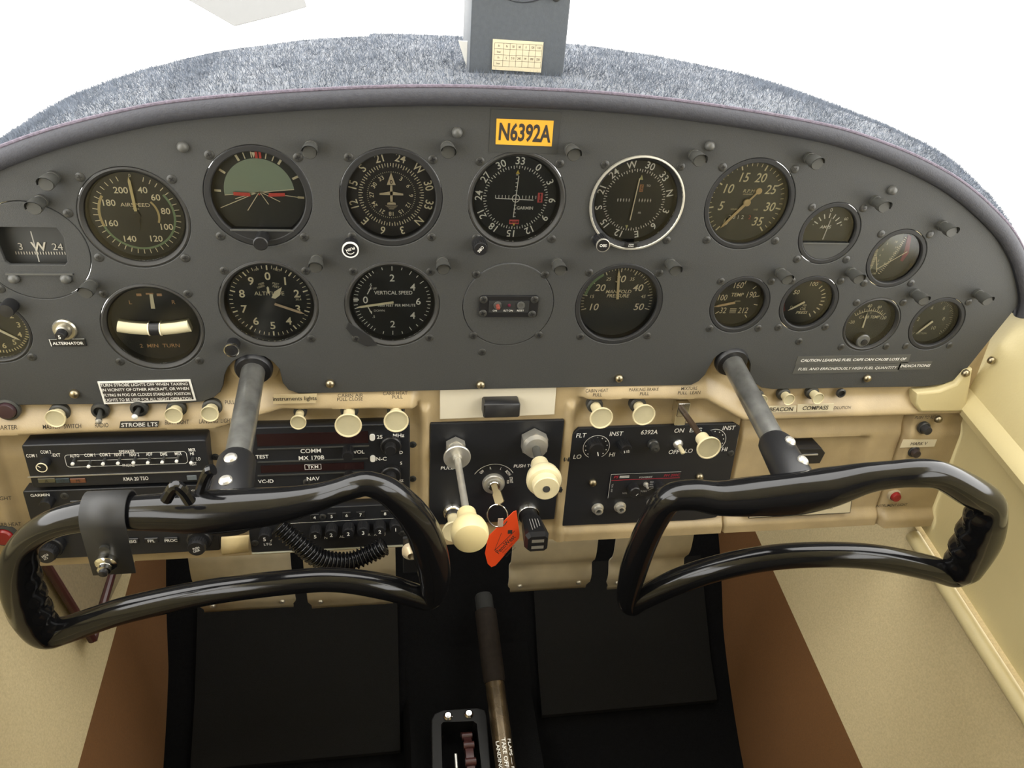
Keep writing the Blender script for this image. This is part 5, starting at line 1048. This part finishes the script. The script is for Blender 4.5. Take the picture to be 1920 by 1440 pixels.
m_=MB(); m_.prism(P,-.0008,0); m_.build('border',BTEXT,r,smooth=False); m_=MB(); m_.prism([(a*.985,b*.88) for a,b in P],-.0011,-.0007); m_.build('plate',PAPER,r,smooth=False)
m_=MB(); m_.text('FOR OPERATING',.024,.0035,.0026,-.0014,0,.01); m_.text('SEE INSTRUCTIONS',.022,-.001,.0026,-.0014,0,.01); m_.build('lettering',BTEXT,r,smooth=False)
# ================================================================== yokes
def yoke(name,label,base,s,yaw,pts,grips,hubpx):
    base=Vector(base); o=base+DL*s; e1=Vector((math.cos(yaw),-math.sin(yaw),0)); nrm=(DL-e1*DL.dot(e1)).normalized(); e2=nrm.cross(e1); e2=e2 if e2.z>0 else -e2
    r=empty(name,label,'yoke',base)
    def unp(u,v):
        q=Vector(ray(u,v)); C=Vector(CAMC); t=(o-C).dot(nrm)/q.dot(nrm); P=C+q*t; dd=P-o; dep=float(CAMR[2]@np.array(P-C)); return dd.dot(e1),dd.dot(e2),dep
    U=[]
    for u,v,w,fl in pts: a,b,dep=unp(u,v); U.append((a,b,1.14*w/2*dep/FPX,fl))
    S=smoothpts(U,7,True); L=len(S); n=20; mb=MB(); cxy=np.mean([[p[0],p[1]] for p in S],axis=0)
    area=sum(S[i][0]*S[(i+1)%L][1]-S[(i+1)%L][0]*S[i][1] for i in range(L)); sg=1 if area>0 else -1
    fing=0
    for i in range(L):
        p=S[i]; q=S[(i+1)%L]; q0=S[i-1]; t=np.array([q[0]-q0[0],q[1]-q0[1]]); t/=np.linalg.norm(t)+1e-9; inn=np.array([-t[1],t[0]])*sg; R_=p[2]; g=max(0,min(1,p[3]))
        for k in range(n):
            an=2*math.pi*k/n; ci,sn=math.cos(an),math.sin(an); ri=R_
            if g>0 and ci>0: ri=R_*(1-.24*g*ci*(.5+.5*math.cos(2*math.pi*p[3+0]*0+2*math.pi*(p[1]+.0)/.0225)))
            th=min(R_,.0165)
            off=inn*(ci*ri); P=o+e1*(p[0]+off[0])+e2*(p[1]+off[1])+nrm*(sn*th)-base; mb.v.append(tuple(P))
    for i in range(L):
        j=(i+1)%L
        for k in range(n): l=(k+1)%n; mb.f.append((i*n+k,i*n+l,j*n+l,j*n+k))
    mb.mi=[0]*len(mb.f); wheel=mb.build('wheel',GLOSS,r,ang=80)
    # hub casting: tapering sleeve from the shaft to the bar
    hb=MB(); hp=[];  
    for t,ra,rb in ((s-.062,.0125,.0125),(s-.058,.0145,.0145),(s-.030,.0155,.016),(s-.012,.0175,.017),(s-.002,.0200,.0150),(s+.006,.018,.011)):
        for k in range(22): an=2*math.pi*k/22; P=DL*t+e1*(ra*math.cos(an))+e2*(rb*math.sin(an)); hb.v.append(tuple(P))
    for i in range(5):
        for k in range(22): l=(k+1)%22; hb.f.append((i*22+k,i*22+l,(i+1)*22+l,(i+1)*22+k))
    hb.f+=[tuple(range(22)),tuple(range(110,132))]; hb.mi=[0]*len(hb.f); hub=hb.build('hub',BLACK,r,ang=50)
    for t in (s-.048,s-.024):
        m_=MB(); ax=(e2*.95+e1*hubpx).normalized(); c=DL*t+ax*(.0142 if t<s-.04 else .0158); m_.lathe([(.0050,-.001),(.0050,.0012),(.0036,.0026),(0,.0032)],18,tuple(c),ax); m_.build('rivet',STEEL,hub)
    m_=MB(); m_.tube([DL*(-.03),DL*(s-.055)],.0103,24); m_.build('shaft',mat('shaft_steel',(.34,.34,.32),.28,.85,.35,45),r)
    m_=MB(); m_.lathe([(.0108,.002),(.0150,.0015),(.0165,-.001),(.0168,-.012)],28,tuple(DL*.0),tuple(DL)); m_.build('bushing',BLACK,r)
    m_=MB(); m_.lathe([(.0166,-.005),(.0215,-.006),(.022,-.014)],32,tuple(DL*.0),tuple(DL)); m_.build('boss',BEIGE,r)
    return r,o,e1,e2,nrm
LPT=[(36,1060,62,.5),(48,1018,46,0),(95,984,48,0),(165,966,54,0),(235,962,56,0),(310,960,64,0),(380,960,72,0),(450,955,70,0),(530,946,60,0),(590,934,48,0),(630,922,42,0),(665,911,42,0),(695,908,42,0),(738,928,48,0),(785,980,56,.2),(808,1040,58,.2),(815,1090,50,.2),(806,1122,38,0),(770,1114,40,0),(720,1100,42,0),(640,1088,40,0),(560,1090,40,0),(400,1109,42,0),(250,1140,44,0),(175,1163,44,0),(120,1182,46,0),(86,1184,56,.4),(60,1150,66,1),(43,1105,67,1)]
lw,o1,e1,e2,nr=yoke('control_yoke','glossy black control yoke on the left with a clip and switch bracket',(-.226,0,-.031),.168,0,LPT,None,-.1)
RPT=[(1176,1124,34,0),(1186,1075,44,0),(1205,1020,46,0),(1228,972,46,0),(1255,935,48,0),(1300,928,52,0),(1350,934,58,0),(1420,930,68,0),(1490,926,78,0),(1560,912,66,0),(1620,897,52,0),(1670,890,46,0),(1720,887,48,0),(1765,892,48,0),(1815,918,54,0),(1852,942,52,.2),(1846,972,68,.6),(1833,1008,78,1),(1816,1042,72,1),(1802,1066,58,.6),(1785,1078,40,0),(1740,1064,42,0),(1650,1046,42,0),(1560,1040,42,0),(1450,1045,42,0),(1350,1064,42,0),(1270,1090,42,0),(1205,1122,36,0),(1186,1140,26,0)]
rw,o2,f1,f2,nr2=yoke('control_yoke','scuffed glossy black control yoke on the right with empty bar',(.226,0,-.031),.168,math.radians(9),RPT,None,.35)
for w_ in (lw,rw): w_['group']='control yokes'
# bracket with push to talk jack strapped on the left yoke
def yp(u,v,off): 
    q=Vector(ray(u,v)); C=Vector(CAMC); oo=o1+nr*off; t=(oo-C).dot(nr)/q.dot(nr); return C+q*t
r=empty('talk_switch_bracket','dark bracket strapped over the left yoke bar with a silver push button','bracket',yp(205,960,.016))
b0=Vector(r.location)
cA=yp(206,963,0)-b0; hw_=(yp(248,963,0)-yp(164,963,0)).length/2; RS_=.0155; loop=[]
for th_ in range(205,-1,-15): loop.append((math.cos(math.radians(th_))*RS_,math.sin(math.radians(th_))*RS_))
zt_=(yp(200,1076,.0155)-b0-cA).dot(e2); loop.append((RS_,zt_))
m_=MB(); n_=len(loop)
for i,(pn,pe) in enumerate(loop):
    ro=math.hypot(pn,pe)
    for sx_ in (-1,1):
        sk=-.0045 if i==n_-1 else 0
        p=cA+nr*pn+e2*pe+e1*(sx_*hw_+sk); m_.v.append(tuple(p))
m_.f=[(2*i,2*i+1,2*i+3,2*i+2) for i in range(n_-1)]; m_.mi=[0]*len(m_.f)
so=m_.build('strap',mat('strap_black',(.022,.022,.022),.55,0,.1,80),r,ang=40); sm2=so.modifiers.new('t','SOLIDIFY'); sm2.thickness=.0016; sm2.offset=0
c=yp(199,1056,.019)-b0; m_=MB(); m_.lathe([(.0075,-.003),(.0075,.001),(.0062,.0025),(.0045,.003),(.0045,.0065),(.003,.007)],24,tuple(c),tuple(nr)); m_.build('button_nut',CHROME,r); m_=MB(); m_.lathe([(.003,.004),(.003,.0095),(0,.010)],16,tuple(c),tuple(nr)); m_.build('push_button',BLACK,r)
c=yp(196,1030,.0175)-b0; m_=MB(); m_.lathe([(.0035,-.002),(.0035,.0008),(0,.0012)],16,tuple(c),tuple(nr)); m_.build('screw',SCRW,r)
# second jack behind the right end of the left yoke
jb=yp(772,1040,-.01); r=empty('jack_bracket','small bracket with a pale jack socket behind the left yoke grip','bracket',jb); m_=MB(); m_.box((.004,.004,-.004),(.022,.003,.040),.0005); m_.build('plate',BLACK,r); m_=MB(); m_.ringlathe([(.0080,.002),(.0080,-.002),(.0055,-.004),(.0035,-.006),(.003,.002)],24,(0,0,.004)); m_.build('socket',mat('socket_pale',(.62,.52,.36),.35,.4),r)
# coiled cable
pts=[]; ctrl=[SUB.at(u,v,.045)+(0,) for u,v in ((522,985),(560,1010),(600,1040),(650,1052),(690,1045),(722,1030))]
cw=[Vector(SUB.w(c[0],c[1],.045+.006*math.sin(i))) for i,c in enumerate(ctrl)]; S=smoothpts([tuple(c) for c in cw],40)
r=empty('coiled_cable','black corrugated coiled cable hanging under the left yoke','cable',cw[0]); m_=MB(); C0=cw[0]; P=[];R_=[]
acc=0
for i,p in enumerate(S):
    if i: acc+=np.linalg.norm(np.array(S[i])-np.array(S[i-1]))
    P.append(Vector(p)-C0); R_.append(.0062+.0016*math.sin(acc/.0038*2*math.pi))
P2=[];R2=[]; SS=smoothpts([tuple(p) for p in P],3); acc=0
for i,p in enumerate(SS):
    if i: acc+=np.linalg.norm(SS[i]-SS[i-1])
    P2.append(Vector(p)); R2.append(.0086+.0013*math.sin(acc/.0042*2*math.pi))
m_.tube(P2,R2,14); m_.build('coil',GLOSS,r,ang=70)
# loop of cord by the left hub
r=empty('yoke_cord','black looped cord lying over the left yoke bar beside the hub','cable',yp(340,925,0)); C0=Vector(r.location)
S=smoothpts([tuple(yp(u,v,.012)-C0) for u,v in ((312,936),(328,912),(342,920),(356,940))],8); m_=MB(); m_.tube(S,.0042,10); m_.build('loop',GLOSS,r)
S=smoothpts([tuple(yp(u,v,-.008)-C0) for u,v in ((372,936),(384,900),(392,884),(400,880))],8); m_=MB(); m_.tube(S,.0042,10); m_.build('loop_end',GLOSS,r)
# ================================================================== footwell
def pedal(label,quad,y,grp='cream rudder pedals'):
    P=[Py(u,v,y) for u,v in quad]; cx=sum(p[0] for p in P)/4; cz=sum(p[2] for p in P)/4
    r=empty('rudder_pedal',label,'pedal',(cx,y,cz),(0,0,0),grp); q=[(p[0]-cx,p[2]-cz) for p in P]; w=(q[1][0]-q[0][0])/2; xs=(q[0][0]+q[1][0]+q[2][0]+q[3][0])/4; zt=(q[2][1]+q[3][1])/2; zb=(q[0][1]+q[1][1])/2
    m_=MB(); n=16; prof=[]
    for i in range(n+1):
        t=i/n; z=zt+(zb-zt)*t; yy=.010*math.sin(t*math.pi)*-1+(.012*math.exp(-((t-.62)/.10)**2))
        prof.append((yy,z))
    for yy,z in prof:
        ww=w*(.93 if abs(z-zt)<.02 or abs(z-zb)<.012 else 1)
        for x in (-ww,ww): m_.v.append((x,yy,z))
    m_.f=[(2*i,2*i+1,2*i+3,2*i+2) for i in range(n)]; m_.mi=[0]*n; o=m_.build('foot_plate',ALU,r,ang=60); s_=o.modifiers.new('t','SOLIDIFY'); s_.thickness=.003
    for sx in (-.72,.72):
        for sz in (.12,.88):
            m_=MB(); m_.lathe([(.0040,.002),(.0040,-.0015),(.0025,-.003),(0,-.0032)],14,(sx*w,-.005-.004*math.sin(sz*3),zb+(zt-zb)*sz)); m_.build('rivet',STEEL,r)
    m_=MB(); m_.tube([(0,.004,zt-.01),(0,.05,zt+.16)],.008,10); m_.tube([(-w*.8,.01,zb+.02),(w*.8,.01,zb+.02)],.007,10); m_.build('hanger',BLACK,r)
    return r
YPD=.17
pedal('cream rudder pedal, outer left of four, under the left yoke',((368,1146),(547,1134),(547,1000),(366,1015)),YPD)
pedal('cream rudder pedal under the transponder, right pedal of the left pair',((575,1140),(738,1126),(738,990),(578,1000)),YPD)
pedal('cream rudder pedal in the centre, below the USB adapter',((962,1106),(1113,1098),(1104,975),(958,985)),YPD)
pedal('cream rudder pedal behind the left grip of the right yoke',((1150,1104),(1288,1090),(1284,960),(1143,970)),YPD)
# flap handle
A=Vector(Pz(906,1114,-.590)); Bq=Vector(Pz(952,1470,-.690)); r=empty('flap_handle','long brown flap lever rising between the seats','lever',tuple(Bq)); d=(A-Bq)
m_=MB(); m_.tube([d*0,d*.55],.0142,20); m_.build('lower_tube',mat('lever_steel',(.10,.075,.045),.25,.7,.3,70),r)
m_=MB(); m_.tube([d*.5,d*.52,d*.9,d*.905],[.0150,.0165,.0165,.0145],20); m_.build('grip',mat('lever_brown',(.016,.012,.009),.8,0,.2,150,0,1,.15),r)
m_=MB(); m_.tube([d*.9,d*.985,d*1.0],[.0138,.0138,.0115],20); m_.build('release_button',mat('lever_grey',(.022,.022,.02),.8,0,0,1,0,1,.2),r)
ax=d.normalized(); sx=Vector((1,0,0)); sx=(sx-ax*sx.dot(ax)).normalized(); fr_=ax.cross(sx); 
if fr_.dot(Vector(CAMC)-Bq)<0: fr_=-fr_
m_=MB(); k=MB(); k.text('FLAPS — PUSH',-.001,.0070,.0042,0,0,.02,1.1,0,'LEFT'); k.text('TAKE OFF ...',-.002,.0,.0042,0,0,.02,1.1,0,'LEFT'); k.text('LANDING ....',.0,-.0070,.0042,0,0,.02,1.1,0,'LEFT')
for x,y,z in k.v:
    an=z*1.3/.0146; P=d*.20-ax*x*1.3+ (sx*math.sin(an)+fr_*math.cos(an))*.0146; m_.v.append(tuple(P))
m_.f=k.f; m_.mi=[0]*len(m_.f); m_.build('lettering',WTEXT,r,smooth=False)
# trim wheel housing
FT=Frame((0,0,-.70),-math.radians(81)); 
def ft(u,v,h=0): return FT.at(u,v,h)
c_=ft(868,1400); r=empty('trim_housing','grey trim wheel housing with two bright screws on the floor tunnel','trim wheel',FT.w(*c_),FT.rot); FH=Frame(FT.w(*c_),FT.a)
out=[FH.at(u,v,.012) for u,v in ((811,1470),(809,1350),(815,1338),(832,1331),(895,1327),(909,1331),(913,1342),(922,1470))]; inn_=[FH.at(u,v,.012) for u,v in ((828,1470),(825,1358),(830,1352),(888,1350),(896,1356),(908,1470))]
m_=MB(); m_.plate(out,[inn_],-.012,.05,.0015); m_.build('frame',mat('housing_grey',(.007,.007,.0065),.6,0,0,1,0,1,.3),r)
m_=MB(); m_.plate(inn_,[],.030,.034); m_.build('well',BLKC,r)
for u,v in ((840,1343),(879,1339)): x,z=FH.at(u,v,.013); m_=MB(); m_.lathe([(.0068,.001),(.0066,-.0024),(.0042,-.0048),(0,-.005)],18,(x,-.012,z)); m_.build('chrome_screw',CHROME,r)
wx,wz=FH.at(880,1420,.0); tw=MB(); rad=.058; yc=.044
tw.lathe([(rad-.012,-.004),(rad,-.0055),(rad,.0055),(rad-.012,.004)],40,(wx,yc,wz-.012),(1,0,0)); wh=tw.build('trim_wheel',WOODR,r)
for i in range(14):
    t=2*math.pi*i/14; m_=MB(); m_.tube([(wx-.0075,yc+rad*math.cos(t),wz-.012+rad*math.sin(t)),(wx+.0075,yc+rad*math.cos(t),wz-.012+rad*math.sin(t))],[.0055,.0055],12); m_.build('wheel_ridge',WOODR,wh)
m_=MB(); x,z=FH.at(856,1430,0); m_.box((x,.006,z),(.004,.004,.03),.001); m_.build('position_pointer',STEEL,r)
# tunnel under the handle
m_=MB(); pr_=[(-.055,-.70),(-.05,-.655),(.075,-.655),(.08,-.70)]
tn=empty('floor_tunnel','low black carpeted tunnel between the two floor mats','tunnel',(0,0,-.7))
m_=MB(); ys=[.20,.14,.0,-.4,-1.0]; tz=[-.665,-.712,-.722,-.785,-.88]
for y,zt in zip(ys,tz):
    for x,z in ((-.095,floorz(y)-.01),(-.085,zt),(.105,zt),(.115,floorz(y)-.01)): m_.v.append((x,y,z+.7))
m_.f=[(4*j+i,4*j+i+1,4*j+i+5,4*j+i+4) for j in range(4) for i in range(3)]; m_.mi=[0]*len(m_.f); m_.build('cover',BLKC,tn,ang=60)
# floor mats
def fmat(label,x0,x1,ya,yb,grp='rubber floor mats'):
    r=empty('floor_mat',label,'floor mat',((x0+x1)/2,yb,floorz(yb)+.003),(0,0,0),grp); mb=MB(); n=10; cx=(x0+x1)/2
    for i in range(n+1):
        y=ya+(yb-ya)*i/n; z=floorz(y)-floorz(yb)
        for x,dz in ((x0,.001),(x0,.008),(x1,.008),(x1,.001)): mb.v.append((x-cx,y-yb,z+dz))
    for i in range(n):
        for k in range(3): mb.f.append((4*i+k,4*i+k+1,4*i+k+5,4*i+k+4))
    mb.f+=[(0,1,2,3),(4*n,4*n+1,4*n+2,4*n+3)]; mb.mi=[0]*len(mb.f); mb.build('mat_sheet',MATM,r,ang=40)
fmat('black ribbed floor mat in the left footwell',-.40,-.10,.27,.075)
fmat('black ribbed floor mat in the right footwell',.12,.41,.27,.10)
# map pocket on the left wall
def lw_(u,v,d=0):   # point on the left kick panel
    P=None; C=CAMC; q=ray(u,v); a=np.array([-.512,-.262]); b=np.array([-.462,-.515]); best=None
    for t in np.linspace(.4,1.6,900):
        p=C+q*t; zl_=p[2]-p[1]*TL; x=np.interp(-zl_,[.262,.30,.38,.515],[-.512,-.505,-.490,-.462])+d; e=abs(p[0]-x)
        if best is None or e<best[0]: best=(e,p)
    return best[1]
P=[lw_(u,v,.004) for u,v in ((78,1046),(242,1046),(208,1090),(172,1198))]; c0=lw_(160,1110,.004)
r=empty('map_pocket','maroon edged map pocket on the left side lining','pocket',tuple(c0)); 
def pb(u,v,d=.006): return Vector(lw_(u,v,d))-Vector(c0)
m_=MB(); m_.add([tuple(pb(u,v,.003)) for u,v in ((75,1042),(245,1042),(174,1196))]+[tuple(pb(u,v,.012)) for u,v in ((75,1042),(245,1042),(174,1196))],[(0,1,2),(3,4,5),(0,1,4,3),(1,2,5,4),(2,0,3,5)]); m_.build('pocket_panel',mat('pocket_tan',(.20,.155,.085),.8,0,.12,300),r,smooth=False)
for a,b in (((76,1042),(174,1200)),((210,1075),(174,1200))):
    m_=MB(); m_.tube([pb(*a,.014),pb((a[0]+b[0])/2,(a[1]+b[1])/2,.016),pb(*b,.014)],.0050,10); m_.build('edge_strip',WOODR,r)
